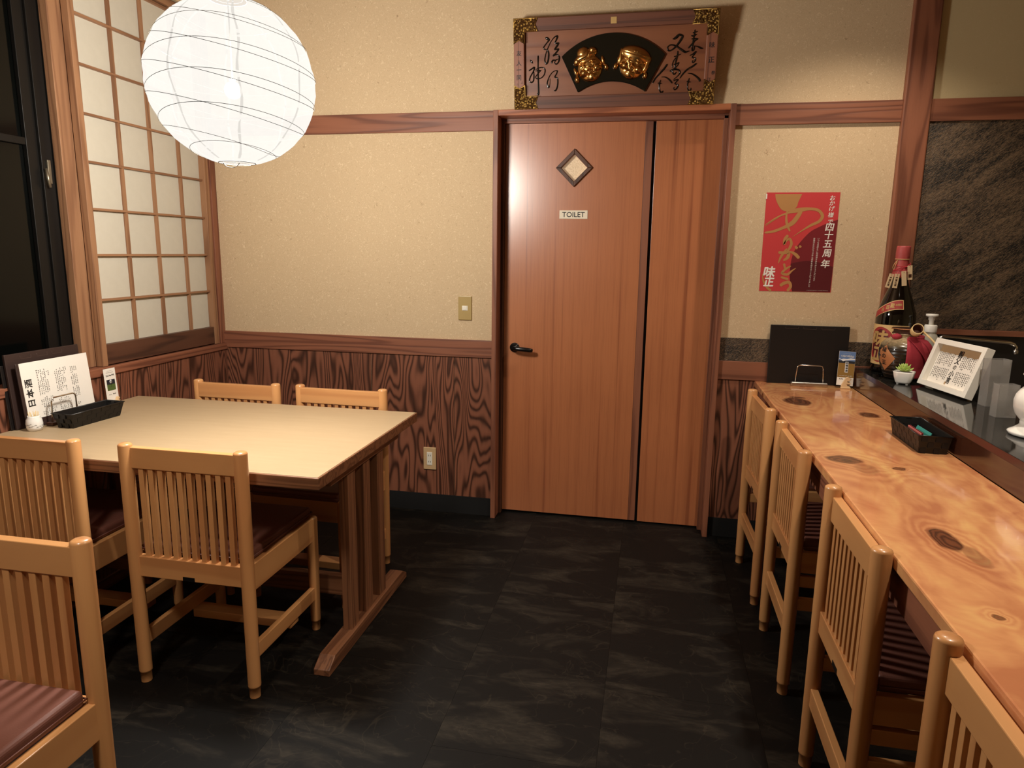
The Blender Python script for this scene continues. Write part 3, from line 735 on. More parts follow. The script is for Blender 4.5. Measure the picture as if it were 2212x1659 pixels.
# fan
A_ = [p1(555, 492), p1(1020, 275), p1(1475, 465)]; B_ = [p1(700, 810), p1(1010, 710), p1(1292, 798)]
def arc3(P, n):
    (ax, ay), (bx_, by), (cx2, cy2) = P
    d = 2 * (ax * (by - cy2) + bx_ * (cy2 - ay) + cx2 * (ay - by))
    ux = ((ax**2 + ay**2) * (by - cy2) + (bx_**2 + by**2) * (cy2 - ay) + (cx2**2 + cy2**2) * (ay - by)) / d
    uy = ((ax**2 + ay**2) * (cx2 - bx_) + (bx_**2 + by**2) * (ax - cx2) + (cx2**2 + cy2**2) * (bx_ - ax)) / d
    r = math.hypot(ax - ux, ay - uy); a0 = math.atan2(ay - uy, ax - ux); a1 = math.atan2(cy2 - uy, cx2 - ux)
    return [(ux + r * math.cos(a0 + (a1 - a0) * i / n), uy + r * math.sin(a0 + (a1 - a0) * i / n)) for i in range(n + 1)]
top = arc3(A_, 28); bot = arc3(B_, 28); vs = []; fs = []
for i in range(29):
    for (P, h) in ((top[i], 0), (bot[i], 0), (top[i], .012), (bot[i], .012)): vs.append((P[0], FB - h, P[1]))
for i in range(28):
    a = 4 * i; fs += [(a + 2, a + 3, a + 7, a + 6), (a, a + 2, a + 6, a + 4), (a + 1, a + 5, a + 7, a + 3)]
fs += [(0, 1, 3, 2), (112, 114, 115, 113)]
obj('fan_ground', MB().add(vs, fs), 'black_lacquer', PC, .0025)

def ell(U, V, cx, cy, rx, ry, H, rot=0):
    a = math.radians(rot); x = (U - cx) * math.cos(a) + (V - cy) * math.sin(a); y = -(U - cx) * math.sin(a) + (V - cy) * math.cos(a)
    return H * np.sqrt(np.maximum(0, 1 - (x / rx) ** 2 - (y / ry) ** 2))
def sm(a, b, k=.004): return .5 * (a + b + np.sqrt((a - b) ** 2 + k)) - .5 * math.sqrt(k) * (1 - np.clip(np.maximum(a, b) * 8, 0, 1))
def gau(U, V, cx, cy, rx, ry, rot=0):
    a = math.radians(rot); x = (U - cx) * math.cos(a) + (V - cy) * math.sin(a); y = -(U - cx) * math.sin(a) + (V - cy) * math.cos(a)
    return np.exp(-(x / rx) ** 2 - (y / ry) ** 2)
def mask(kind, cu, cv, rad, rot):
    N = 110; g = np.linspace(-1.55, 1.55, N); U, V = np.meshgrid(g, g)
    h = ell(U, V, 0, -.12, .92, .95, .62)
    h = sm(h, ell(U, V, 0, -.72, .48, .36, .66))                       # chin
    for s in (-1, 1):
        h = sm(h, ell(U, V, s * .50, -.28, .36, .32, .80))             # cheeks
        h = sm(h, ell(U, V, s * .36, .28, .30, .12, .74, s * -14))     # brows
        h = sm(h, ell(U, V, s * .36, .10, .22, .13, .70, s * -8))      # eyeballs
        h = sm(h, ell(U, V, s * 1.08, .02, .13, .36, .30, s * -6), .002)   # ear
        h = sm(h, ell(U, V, s * 1.16, -.50, .18, .26, .40), .002)      # long lobe
        h = h - .12 * gau(U, V, s * .36, .07, .19, .022, s * 10) - .10 * gau(U, V, s * .30, -.20, .04, .22, s * -32)
        h = h - .07 * gau(U, V, s * .37, .195, .2, .03, s * -12)
        h = sm(h, ell(U, V, s * .13, -.19, .11, .09, .93), .001)
    h = sm(h, ell(U, V, 0, -.14, .15, .19, 1.0), .002)                 # nose
    h = h - .20 * gau(U, V, 0, -.50, .26, .055) + .09 * gau(U, V, 0, -.475, .2, .028) - .10 * gau(U, V, 0, -.335, .16, .02)
    h = h + .08 * gau(U, V, 0, -.60, .2, .04) + .05 * np.sin(V * 26) * gau(U, V, 0, .40, .42, .13)
    if kind == 0:
        h = np.maximum(h, ell(U, V, 0, .78, .92, .34, .70)); h = np.maximum(h, ell(U, V, -.12, 1.02, .50, .50, .62, 12)); h = np.maximum(h, ell(U, V, .62, .98, .34, .24, .6, -30))
        h = np.maximum(h, ell(U, V, -.72, .66, .34, .26, .55, 20)); h = h - .12 * gau(U, V, .28, .94, .035, .3, -28) - .06 * gau(U, V, 0, .66, .8, .03)
        h = h - .3 * (V > 1.45)
    else:
        h = np.maximum(h, ell(U, V, 0, .62, 1.16, .62, .80)); h = np.maximum(h, ell(U, V, 0, .42, .98, .26, .74))
        h = h - .08 * gau(U, V, 0, .62, .85, .035) + .07 * np.abs(np.sin(U * 14) * np.sin(V * 17)) * gau(U, V, 0, .84, .26, .10)
        for s in (-1, 1): h = sm(h, ell(U, V, s * 1.02, .2, .16, .62, .42, s * -12), .002)
    a = math.radians(rot); vs = []; fs = []; idx = -np.ones((N, N), int); H = np.maximum(h, 0)
    keep = H > .02; K = np.zeros_like(keep); K[:-1, :-1] = keep[:-1, :-1] | keep[1:, :-1] | keep[:-1, 1:] | keep[1:, 1:]
    for i in range(N - 1):
        for j in range(N - 1):
            if not K[i, j]: continue
            q_ = []
            for (ii, jj) in ((i, j), (i, j + 1), (i + 1, j + 1), (i + 1, j)):
                if idx[ii, jj] < 0:
                    u, v2 = U[ii, jj] * rad, V[ii, jj] * rad; idx[ii, jj] = len(vs)
                    vs.append((cu + u * math.cos(a) - v2 * math.sin(a), FB - .0118 - H[ii, jj] * rad * .62, cv + u * math.sin(a) + v2 * math.cos(a)))
                q_.append(idx[ii, jj])
            fs.append(tuple(q_))
    return MB().add(vs, fs, None, True)
u_, v_c = p1(1180 / 1 * 0 + (100 + 760 / 7.9) * 4.0963, (60 + 655 / 7.9) * 4.0963)
obj('gilt_mask', mask(0, u_, v_c + .002, .059, 21), 'gilt_mask', PC)
u_, v_c = p1((100 + 1500 / 7.9) * 4.0963, (60 + 610 / 7.9) * 4.0963)
obj('gilt_mask', mask(1, u_, v_c + .004, .059, -18), 'gilt_mask', PC)
# brush calligraphy, raised and lacquered
def f5(x, y, h=0): u, v_ = Hp(1400 + x / 8.731, 40 + y / 8.731); return (u, FB - .0002 - h, v_)
def f6(x, y, h=0): u, v_ = Hp(1110 + x / 9.217, 40 + y / 9.217); return (u, FB - .0002 - h, v_)
chars5 = [
 [[(905, 175, 18), (895, 260, 30), (880, 330, 30), (868, 420, 34), (850, 500, 30)], [(860, 235, 20), (905, 225, 26), (960, 205, 18)], [(832, 290, 20), (880, 290, 34), (942, 262, 18)],
  [(835, 350, 20), (900, 345, 30), (950, 350, 34), (900, 390, 24), (850, 450, 34), (775, 530, 24)], [(850, 500, 16), (850, 560, 36), (880, 560, 26), (892, 490, 26)], [(880, 480, 14), (960, 495, 26), (1010, 520, 36), (1058, 530, 20)]],
 [[(805, 665, 22), (860, 640, 26), (922, 592, 30), (885, 650, 20), (850, 700, 20), (905, 712, 30), (905, 760, 24), (870, 800, 22), (848, 775, 16), (868, 755, 12)]],
 [[(935, 812, 30), (860, 870, 38), (760, 930, 34), (680, 1010, 30), (615, 1100, 16)], [(765, 998, 10), (850, 1010, 26), (930, 1060, 36), (990, 1120, 44), (985, 1155, 30)]],
 [[(798, 1090, 16), (780, 1150, 26), (762, 1220, 20), (765, 1290, 18), (798, 1335, 26), (825, 1305, 20), (822, 1275, 8)], [(748, 1150, 20), (780, 1160, 26), (822, 1165, 16)]],
 [[(482, 352, 16), (540, 335, 52), (610, 275, 50), (672, 295, 40), (640, 370, 46), (560, 480, 36), (470, 560, 30), (405, 570, 30), (392, 510, 26), (450, 465, 26), (540, 480, 34), (640, 545, 44), (720, 595, 46), (800, 578, 14)]],
 [[(580, 578, 18), (575, 660, 28), (555, 740, 30), (540, 800, 26), (530, 860, 26), (545, 920, 20)], [(508, 688, 16), (570, 668, 24), (648, 635, 14)], [(545, 700, 14), (500, 770, 16), (478, 840, 16), (480, 900, 14)],
  [(500, 835, 16), (560, 820, 26), (600, 800, 20), (570, 860, 18), (500, 920, 22), (440, 960, 34), (520, 930, 30), (590, 935, 32), (622, 985, 32), (590, 1040, 18), (500, 1120, 14)], [(465, 930, 14), (490, 1000, 26), (520, 1020, 26), (555, 975, 18)]],
 [[(500, 1140, 22), (545, 1125, 24), (585, 1120, 28), (550, 1165, 18), (525, 1200, 16), (580, 1215, 28), (575, 1265, 26), (530, 1312, 24), (500, 1285, 16), (520, 1262, 12)]],
 [[(385, 828, 34), (330, 910, 36), (250, 1000, 32), (160, 1100, 30), (108, 1190, 26)], [(272, 1073, 10), (350, 1075, 22), (430, 1130, 32), (475, 1190, 28)]],
 [[(258, 1130, 16), (240, 1190, 24), (232, 1260, 22), (242, 1330, 24), (280, 1372, 30), (302, 1330, 20)], [(205, 1190, 24), (240, 1190, 26), (282, 1198, 14)]]]
chars6 = [
 [[(640, 350, 24), (680, 368, 60), (712, 400, 40), (660, 470, 26), (608, 545, 26), (615, 580, 26), (670, 595, 26), (705, 650, 34), (705, 760, 34), (680, 860, 36), (650, 872, 30), (630, 800, 26), (650, 680, 20), (700, 540, 20), (760, 420, 18), (830, 335, 26), (890, 312, 36)],
  [(890, 318, 40), (860, 400, 34), (835, 465, 26), (905, 460, 34), (860, 540, 40), (825, 590, 26), (905, 580, 34), (850, 660, 36), (800, 715, 30), (870, 690, 24), (920, 740, 34), (905, 840, 32), (860, 882, 28), (825, 850, 20), (860, 800, 18)], [(762, 870, 36), (790, 810, 36), (850, 800, 24), (900, 775, 18)]],
 [[(332, 798, 10), (360, 830, 44), (388, 870, 18)], [(308, 1020, 30), (360, 985, 30), (420, 950, 34), (400, 1030, 28), (340, 1140, 26), (322, 1220, 26), (360, 1252, 30), (402, 1220, 30), (412, 1120, 26), (408, 1020, 14)],
  [(495, 712, 34), (494, 900, 26), (496, 1100, 30), (503, 1300, 30), (505, 1490, 36), (475, 1475, 20)], [(430, 1010, 10), (500, 965, 20), (590, 950, 24), (635, 1000, 26), (620, 1090, 24), (560, 1160, 24), (470, 1175, 26), (445, 1140, 22), (500, 1070, 20), (560, 1000, 16)], [(440, 1030, 8), (500, 1010, 34), (550, 1020, 30)]],
 [[(885, 1008, 30), (865, 1080, 26), (830, 1140, 26), (880, 1160, 28), (892, 1240, 30), (880, 1340, 30), (850, 1410, 30), (812, 1412, 18)], [(880, 1005, 20), (800, 1035, 20), (735, 1110, 20), (695, 1200, 24), (680, 1280, 28), (705, 1355, 32), (730, 1300, 12), (735, 1170, 8)]]]
for cs, ff in ((chars5, f5), (chars6, f6)):
    for c in cs:
        m_ = MB()
        for st in c: brush(m_, st, ff, dome=.0045)
        obj('carved_character', m_, 'black_lacquer', PC)
m_ = MB()
def fs_(x, y): return (x, -.0338, y)
for i, ch in enumerate('友人一同'): u, v_ = Hp(1080 + 178 / 4.0963, (465, 552, 612, 682)[i] / 4.0963); put(m_, ch, u, v_, .024, fs_, bold=.02, fit=True)
for ch, x, y in (('よ', 205, 725), ('り', 168, 745)): u, v_ = Hp(1080 + x / 4.0963, y / 4.0963); put(m_, ch, u, v_, .012, fs_, fit=True)
for ch, x, y, z_ in (('味', 1885, 385, .025), ('正', 1878, 515, .027), ('参', 1893, 630, .017), ('江', 1858, 690, .017)): u, v_ = Hp(1080 + x / 4.0963, y / 4.0963); put(m_, ch, u, v_, z_, fs_, bold=.02, fit=True)
obj('frame_lettering', m_, 'ink', PC)

# ------------------------------------------------------------------ poster
PO = thing('red_poster', 'red anniversary poster with gold brush lettering pinned to the right of the door', 'poster', (2.734, 0, 1.2025))
PWd, PHt = .307, .4355
Hq = homog([(265, 155), (1280, 160), (1115, 1535), (135, 1505)], [(.003, PHt), (PWd + .004, PHt), (PWd - .002, 0), (0, 0)])
bx('sheet', (.001, -.0015, 0), (PWd + .001, -.0003, PHt), 'poster_red', PO)
def fq(k): return lambda x, y, h=0: (Hq(x, y)[0], -.0015 - k * .00018, Hq(x, y)[1])
def polyq(pts, k, mat, name):
    m_ = MB(); c_ = [sum(p[0] for p in pts) / len(pts), sum(p[1] for p in pts) / len(pts)]
    m_.add([fq(k)(*p) for p in pts], [tuple(reversed(range(len(pts))))]); return obj(name, m_, mat, PO)
def sp2(pts, k=6): return [(p[0], p[1]) for p in spline([(x, y, 0) for x, y in pts], k)]
polyq(sp2([(1233, 535), (1120, 570), (980, 630), (850, 700), (720, 830), (640, 940), (595, 1050), (575, 1150), (560, 1280), (570, 1400), (592, 1517)]) + [(1115, 1532), (1175, 1040)], 1, 'poster_maroon', 'dark_disc')
polyq(sp2([(580, 1135), (700, 1108), (850, 1100), (1000, 1128), (1160, 1185)]) + [(1117, 1530), (592, 1516), (568, 1400), (562, 1280)], 2, 'poster_deep', 'dark_disc')
g_ = MB(); F3 = fq(3)
g_.add([F3(*p) for p in sp2([(375, 178), (382, 250), (420, 340), (470, 400), (545, 415), (620, 395), (670, 350), (690, 290), (745, 180)])], [tuple(range(49))])
for st in ([(545, 395, 30), (525, 470, 26), (525, 560, 36), (545, 630, 34), (572, 692, 20)], [(220, 706, 26), (340, 690, 34), (480, 640, 40), (600, 580, 60), (670, 500, 60), (730, 410, 50)],
           [(560, 425, 40), (700, 400, 60), (840, 385, 40), (960, 405, 40), (1018, 480, 46), (975, 555, 40), (860, 610, 34), (740, 680, 16), (600, 770, 3)], [(225, 602, 8), (380, 505, 18), (540, 440, 26), (700, 410, 30)], [(228, 620, 5), (330, 550, 8), (420, 500, 6)],
           [(545, 742, 40), (500, 800, 40), (490, 865, 30), (520, 820, 26), (565, 795, 36), (590, 850, 36), (570, 910, 36), (530, 970, 20)],
           [(408, 978, 40), (480, 985, 40), (548, 985, 44), (535, 1050, 44), (475, 1092, 20)], [(530, 925, 24), (450, 1030, 32), (405, 1130, 12)], [(555, 960, 14), (640, 1005, 44), (695, 1062, 44)], [(640, 895, 26), (672, 930, 44)], [(700, 885, 24), (718, 915, 40)],
           [(485, 1130, 34), (500, 1210, 26)], [(580, 1165, 22), (500, 1215, 30), (458, 1265, 34), (530, 1282, 34), (590, 1235, 22), (650, 1195, 8)],
           [(438, 1318, 30), (545, 1350, 34)], [(428, 1440, 40), (480, 1405, 44), (550, 1390, 44), (572, 1450, 40), (525, 1512, 40)], [(188, 1268, 8), (200, 1370, 24), (250, 1460, 34), (305, 1506, 30)]):
    e_ = lift(); brush(g_, st, lambda x, y, h=0: (F3(x, y)[0], F3(x, y)[1] - e_, F3(x, y)[2]))
obj('gold_lettering', g_, 'poster_gold', PO)
wq = MB(); F4 = fq(4)
def onq(ch, x, y, size, bold=.0, sx=1.):
    u, v_ = Hq(x, y); put(wq, ch, u, v_, size, lambda a, b: (a, -.0024, b), bold=bold, fit=True, sx=sx, shear=.12)
for ch, x, y in (('お', 1162, 238), ('か', 1155, 308), ('げ', 1150, 385), ('様', 1135, 470), ('で', 1128, 565)): onq(ch, x, y, .024, .015)
for ch, x, y in (('四', 1118, 640), ('十', 1105, 745), ('五', 1090, 868), ('周', 1075, 995), ('年', 1055, 1140)): onq(ch, x, y, .039, .02)
obj('white_lettering', wq, 'paper', PO); wq = MB()
for i, ch in enumerate('いつも当店をご利用頂きありがとうございます'): onq(ch, 963 - 3.3 * i, 795 + 28.5 * i, .0085)
for i, ch in enumerate('皆様のおかげで今年も周年を迎えることができました'): onq(ch, 905 - 3.3 * i, 795 + 28.3 * i, .0085)
obj('fine_lettering', wq, 'paper', PO)['kind'] = 'stuff'; wq = MB()
onq('味', 285, 1245, .052, .045); onq('正', 275, 1385, .045, .05)
obj('shop_lettering', wq, 'paper', PO); wq = MB()
for i in range(30): u, v_ = Hq(790 + i * 10, 1503 + i * .3); scribble(wq, u, v_, .0028, lambda a, b: (a, -.0024, b), n=2)
obj('footer_lettering', wq, 'paper', PO)['kind'] = 'stuff'
tp_ = MB(); tp_.box((-.001, -.0022, PHt - .028), (.004, -.0005, PHt - .006)); obj('tape', tp_, 'white_matte', PO)

# ------------------------------------------------------------------ things on the dining table
def T3(X, Y, Z, O): return Matrix(((X[0], Y[0], Z[0], O[0]), (X[1], Y[1], Z[1], O[1]), (X[2], Y[2], Z[2], O[2]), (0, 0, 0, 1)))
def face_x(x, y0_, z, lean=0.):
    """frame for a flat thing facing +x: local x runs towards -y ... as seen from the room, left to right is +y"""
    c, s_ = math.cos(lean), math.sin(lean)
    return T3((0, 1, 0), (-c, 0, -s_), (-s_, 0, c), (x, y0_, z))
jr = thing('toothpick_jar', 'small white ceramic jar with painted blossoms holding toothpicks', 'jar', (.088, -1.308, TZ))
obj('body', MB().lathe([(.018, 0), (.0235, .001), (.0265, .013), (.0272, .026), (.0250, .040), (.0200, .049), (.0196, .054), (.0176, .054), (.0172, .048), (.016, .02), (.001, .018)], 28), 'white_gloss', jr)
m_ = MB()
for k in range(26):
    a = 2 * PI * (k * .381966); z = .010 + .026 * ((k * 7) % 11) / 11; r = .0275 if z < .03 else .0264
    m_.tube([(r * math.cos(a + j * .09), r * math.sin(a + j * .09), z + .0012 * math.sin(j * 1.5 + k)) for j in range(4)], .0005, 4)
obj('painted_line', m_, 'ink_grey', jr)['kind'] = 'stuff'
for k in range(9):
    a = k * 2.4; r = .006 + .0013 * k
    tpk = thing('toothpick', 'thin wooden toothpick standing in the small white jar', 'toothpick', (.088 + .7 * r * math.cos(a), -1.308 + .7 * r * math.sin(a), TZ + .022), 0, 'toothpicks in the white jar')
    obj('shaft', MB().tube([(0, 0, 0), (.006 * math.cos(a), .006 * math.sin(a), .046)], .0011, 6), 'bamboo', tpk)
def basket(nm, label, loc, rot, L_, W_2, H_2, tp):
    b = thing(nm, label, 'basket', loc, rot); l, w2 = L_ / 2, W_2 / 2; lb, wb_ = l - tp, w2 - tp * .8
    t_ = .0022
    def ring(lx, wx, z): return [(-wx, -lx, z), (wx, -lx, z), (wx, lx, z), (-wx, lx, z)]
    vs = ring(lb, wb_, 0) + ring(l, w2, H_2) + ring(l - t_, w2 - t_, H_2) + ring(lb - t_, wb_ - t_, t_)
    fs = [(3, 2, 1, 0)]
    for k in range(4):
        n_ = (k + 1) % 4; fs += [(k, n_, 4 + n_, 4 + k), (4 + k, 4 + n_, 8 + n_, 8 + k), (8 + k, 8 + n_, 12 + n_, 12 + k)]
    fs.append((12, 13, 14, 15))
    obj('tray_wall', MB().add(vs, fs), 'basket_black', b)
    m_ = MB(); n_ = int(L_ / .021)
    for side in (-1, 1):
        for i in range(n_):
            y = -lb + (i + .5) * 2 * lb / n_; yt = -l + (i + .5) * 2 * l / n_
            for lev in range(3):
                if (i + lev) % 2: continue
                f0, f1 = lev / 3 + .02, (lev + 1) / 3 - .02
                P_ = lambda f, dy, o_: (side * (wb_ + (w2 - wb_) * f + o_), (y + (yt - y) * f) + dy, H_2 * f)
                m_.add([P_(f0, -.0085, -.0002), P_(f0, .0085, -.0002), P_(f1, .0085, -.0002), P_(f1, -.0085, -.0002), P_(f0, -.0085, .0007), P_(f0, .0085, .0007), P_(f1, .0085, .0007), P_(f1, -.0085, .0007)],
                       [(0, 1, 2, 3), (7, 6, 5, 4), (0, 4, 5, 1), (1, 5, 6, 2), (2, 6, 7, 3), (3, 7, 4, 0)])
    for side in (-1, 1):
        for i in range(4):
            x = -wb_ + (i + .5) * wb_ / 2
            for lev in range(3):
                if (i + lev) % 2: continue
                f0, f1 = lev / 3 + .02, (lev + 1) / 3 - .02
                yy = lambda f: side * (lb + (l - lb) * f)
                m_.box((x - .008, min(yy(f0), yy(f1) + side * .0007), H_2 * f0), (x + .008, max(yy(f0), yy(f1) + side * .0007), H_2 * f1))
    obj('woven_band', m_, 'basket_black', b)['kind'] = 'stuff'
    obj('rim', MB().tube(ring(l + .001, w2 + .001, H_2), .0022, 6, None, None, True), 'black_plastic', b)
    return b
basket('condiment_basket', 'long black basket lying empty on the dining table before the drinks menu', (.176, -1.148, TZ), -.05, .245, .086, .055, .014)
# drinks menu sheet in its cover
MN = thing('drinks_menu', 'white landscape menu sheet headed with three bold black characters', 'menu', mat=face_x(.066, -1.303, TZ + .0145, .09))
bx('backing', (-.014, .001, -.012), (.306, .006, .226), 'menu_cover', MN, .003)
bx('sheet', (-.002, -.0005, .018), (.303, .0008, .226), 'paper', MN)
def fm(a, b, h=0): return (a, -.0012, b)
m_ = MB()
for i, ch in enumerate('日本酒'): put(m_, ch, .022, .078 + .036 * i, .033, fm, bold=.03, rot=PI / 2, fit=True)
obj('heading', m_, 'ink', MN)
m_ = MB(); rr = random.Random(3)
for (xa, n, za, zb_) in ((.064, 7, .165, .192), (.064, 6, .098, .160), (.064, 7, .050, .090), (.064, 8, .022, .046), (.142, 7, .160, .184), (.142, 6, .128, .156), (.142, 6, .096, .124), (.142, 7, .050, .072), (.142, 7, .024, .046), (.215, 4, .158, .184), (.213, 4, .112, .152), (.213, 4, .062, .104), (.217, 3, .026, .040)):
    for i in range(n):
        top_ = zb_ - rr.choice((0, 0, .003, .010)); bot_ = za + rr.choice((0, 0, .004, .012)); z = top_
        while z > bot_:
            scribble(m_, xa + i * .0082, z, .0056, fm, n=3); z -= .0066
obj('small_print', m_, 'ink', MN)['kind'] = 'stuff'
MB_ = thing('menu_binder', 'large dark brown menu binder leaning on the left wall behind the drinks menu', 'menu', mat=face_x(.036, -1.331, TZ + .002, .07))
bx('cover', (0, 0, 0), (.325, .010, .272), 'menu_cover', MB_, .002)
for x in (.062, .133, .20):
    obj('slit', MB().tube([(x, -.0005, .262), (x, -.0005, .250), (x + .045, -.0005, .250), (x + .045, -.0005, .262)], .0005, 4), 'slit_line', MB_)
bx('menu_cover', (-.012, .012, 0), (.30, .017, .235), 'black_board', MB_, .002)
HO = thing('menu_stand', 'chrome wire menu holder on a wooden bar behind the black basket', 'holder', (.090, -1.175, TZ))
bx('bar', (-.014, -.075, 0), (.016, .07, .014), 'dark_wood', HO, .004)
obj('wire_loop', MB().tube([(.004, -.062, .012), (.004, -.058, .088), (.004, -.055, .098), (.004, -.046, .103), (.004, .040, .103), (.004, .050, .098), (.004, .053, .088), (.004, .055, .012)], .003, 8), 'chrome', HO)
def squirrel(parent, sc, thick, T=None):
    P_ = [(-.36, .0), (-.40, .25), (-.30, .55), (-.10, .95), (.02, 1.18), (.18, 1.25), (.40, 1.12), (.50, .92), (.38, .82), (.16, .78), (.22, .62), (.52, .62), (.50, .50), (.12, .46), (.22, .28), (.48, .22), (.46, .08), (.34, 0)]
    m_ = MB(); m_.prism([(x * sc, y * sc) for x, y in P_], -thick / 2, thick / 2)
    m_.v = [(v_[0], -v_[2], v_[1]) for v_ in m_.v]
    o = obj('clip_figure', m_, 'pale_wood', parent, .0012)
    b = bx('clip_foot', (-.42 * sc, -thick * .9, 0), (.52 * sc, thick * .9, .14 * sc), 'pale_wood', parent, .001)
    if T is not None: o.matrix_local = T; b.matrix_local = T
CL = thing('promotion_card', 'narrow white card with a small dark photograph, clipped upright beside the left wall', 'card', mat=face_x(.046, -.912, TZ, .06))
bx('sheet', (0, 0, .012), (.064, .0008, .155), 'paper', CL)
bx('photo_sky', (.010, -.0006, .088), (.055, 0, .108), 'night_print', CL); bx('photo_field', (.010, -.0006, .062), (.055, 0, .088), 'green_print', CL)
m_ = MB()
m_.lathe([(.0066, 0), (.0066, .0002)], 20, None, Matrix.Translation((.032, -.0007, .0995)) @ Matrix.Rotation(PI / 2, 4, 'X') @ Matrix.Diagonal((1, 1.15, 1, 1)))
obj('photo_disc', m_, 'cloud_print', CL)
m_ = MB(); fc = lambda a, b, h=0: (a, -.0011, b)
put(m_, '酒', .032, .1, .009, fc, fit=True); put(m_, '造', .032, .088, .007, fc, fit=True); put(m_, '元', .032, .079, .006, fc, fit=True)
for i in range(10): scribble(m_, .018 + i * .003, .145, .0026, fc, n=2)
for i in range(13): scribble(m_, .012 + i * .0032, .138, .0030, fc, n=3)
for i in range(6): scribble(m_, .013 + i * .0076, .126, .0075, fc, n=5)
for i in range(16): scribble(m_, .012 + i * .0027, .054, .0014, fc, n=1)
for i in range(4): scribble(m_, .014 + i * .0035, .046, .0036, fc, n=3)
for i in range(4): scribble(m_, .036 + i * .0048, .047, .0050, fc, n=4)
obj('print', m_, 'ink', CL)['kind'] = 'stuff'
squirrel(CL, .026, .010, Matrix.Translation((.046, -.006, .0)))

# ------------------------------------------------------------------ things on the counter
CZ = .785
bd = thing('menu_binder', 'large black menu binder standing against the wall at the far end of the counter', 'menu', (2.795, -.042, CZ))
c8 = MB().box((0, 0, 0), (.338, .010, .268)); ob = obj('cover', c8, 'black_board', bd, .002); ob.rotation_euler = (-.06, 0, 0)
for x in (.065, .142, .22):
    o = obj('slit', MB().tube([(x, -.0006, .260), (x, -.0006, .252), (x + .055, -.0006, .252), (x + .055, -.0006, .260)], .0005, 4), 'slit_line', bd); o.rotation_euler = (-.06, 0, 0)
st = thing('menu_stand', 'chrome wire menu holder on a metal bar before the black binder', 'holder', (2.968, -.090, CZ))
bx('bar', (-.078, -.012, 0), (.078, .014, .019), 'steel', st, .005, 3)
obj('wire_loop', MB().tube([(-.060, 0, .018), (-.056, 0, .082), (-.052, 0, .092), (-.042, 0, .0955), (.040, 0, .0955), (.050, 0, .092), (.054, 0, .082), (.058, 0, .018)], .0022, 8), 'chrome', st)
cd = thing('promotion_card', 'blue and gold picture card clipped upright at the far end of the counter', 'card', mat=Matrix.Translation((3.080, -.098, CZ + .001)) @ Matrix.Rotation(-.20, 4, 'X') @ Matrix.Rotation(.05, 4, 'Y'))
bx('sheet', (0, 0, .014), (.069, .0008, .166), 'paper', cd)
bx('sky', (.0005, -.0006, .124), (.0685, 0, .1655), 'sky_print', cd); bx('hill', (.0005, -.0005, .112), (.0685, 0, .126), 'night_print', cd); bx('field', (.0005, -.0007, .050), (.0685, 0, .113), 'field_print', cd)
m_ = MB(); m_.add([(x, -.0009, z) for x, z in sp2([(.001, .131), (.012, .126), (.018, .121), (.03, .125), (.045, .128), (.0685, .131)]) + [(.0685, .134), (.05, .137), (.042, .134), (.034, .1315), (.02, .1325), (.010, .129), (.001, .1345)]], [tuple(range(38))]); obj('cloud', m_, 'cloud_print', cd)
fd = lambda a, b, h=0: (a, -.0012, b)
m_ = MB()
for i in range(6): put(m_, '七幅の樽酒会'[i], .012 + i * .0092, .1445, .0105, fd, fit=True)
for i in range(6): scribble(m_, .020 + i * .0055, .156, .003, fd, n=2)
m_.box((.029, -.0010, .072), (.042, -.0009, .120))
for i in range(11): scribble(m_, .010 + i * .005, .057, .0042, fd, n=3)
obj('white_print', m_, 'cloud_print', cd)
m_ = MB(); fe = lambda a, b, h=0: (a, -.0016, b)
for i, ch in enumerate('明樽神酒'): put(m_, ch, .0355, .1135 - .0112 * i, .0105, fe, bold=.02, fit=True)
for i in range(4): scribble(m_, .010 + i * .0045, .0425, .005, fe, n=4)
for i in range(4): scribble(m_, .040 + i * .0055, .0425, .006, fe, n=3)
obj('dark_print', m_, 'ink', cd)
squirrel(cd, .042, .010, Matrix.Rotation(-.05, 4, 'Y') @ Matrix.Rotation(.20, 4, 'X') @ Matrix.Translation((.036, -.004, .0)))
bs = basket('sachet_basket', 'black woven basket holding coloured paper packets on the counter', (3.100, -1.030, CZ), 0, .255, .092, .056, .010)
for (x, y, ty, col_, rz, nm, lb) in ((3.093, -1.035, .45, 'card_teal', .02, 'teal', 'teal paper packet lying tilted in the black counter basket'),
                             (3.071, -1.06, .10, 'card_pink', 0, 'pink', 'pink paper packet on edge against the side of the counter basket'),
                             (3.0765, -1.055, .12, 'poster_maroon', .01, 'dark', 'dark red packet on edge beside the pink one in the counter basket')):
    pk = thing('paper_packet', lb, 'packet', (x, y, CZ + .006), rz, 'packets in the counter basket')
    m_ = MB().box((-.0012, -.055, 0), (.0012, .055, .047)); o = obj('sachet', m_, col_, pk, .0005); o.rotation_euler = (0, ty, 0)

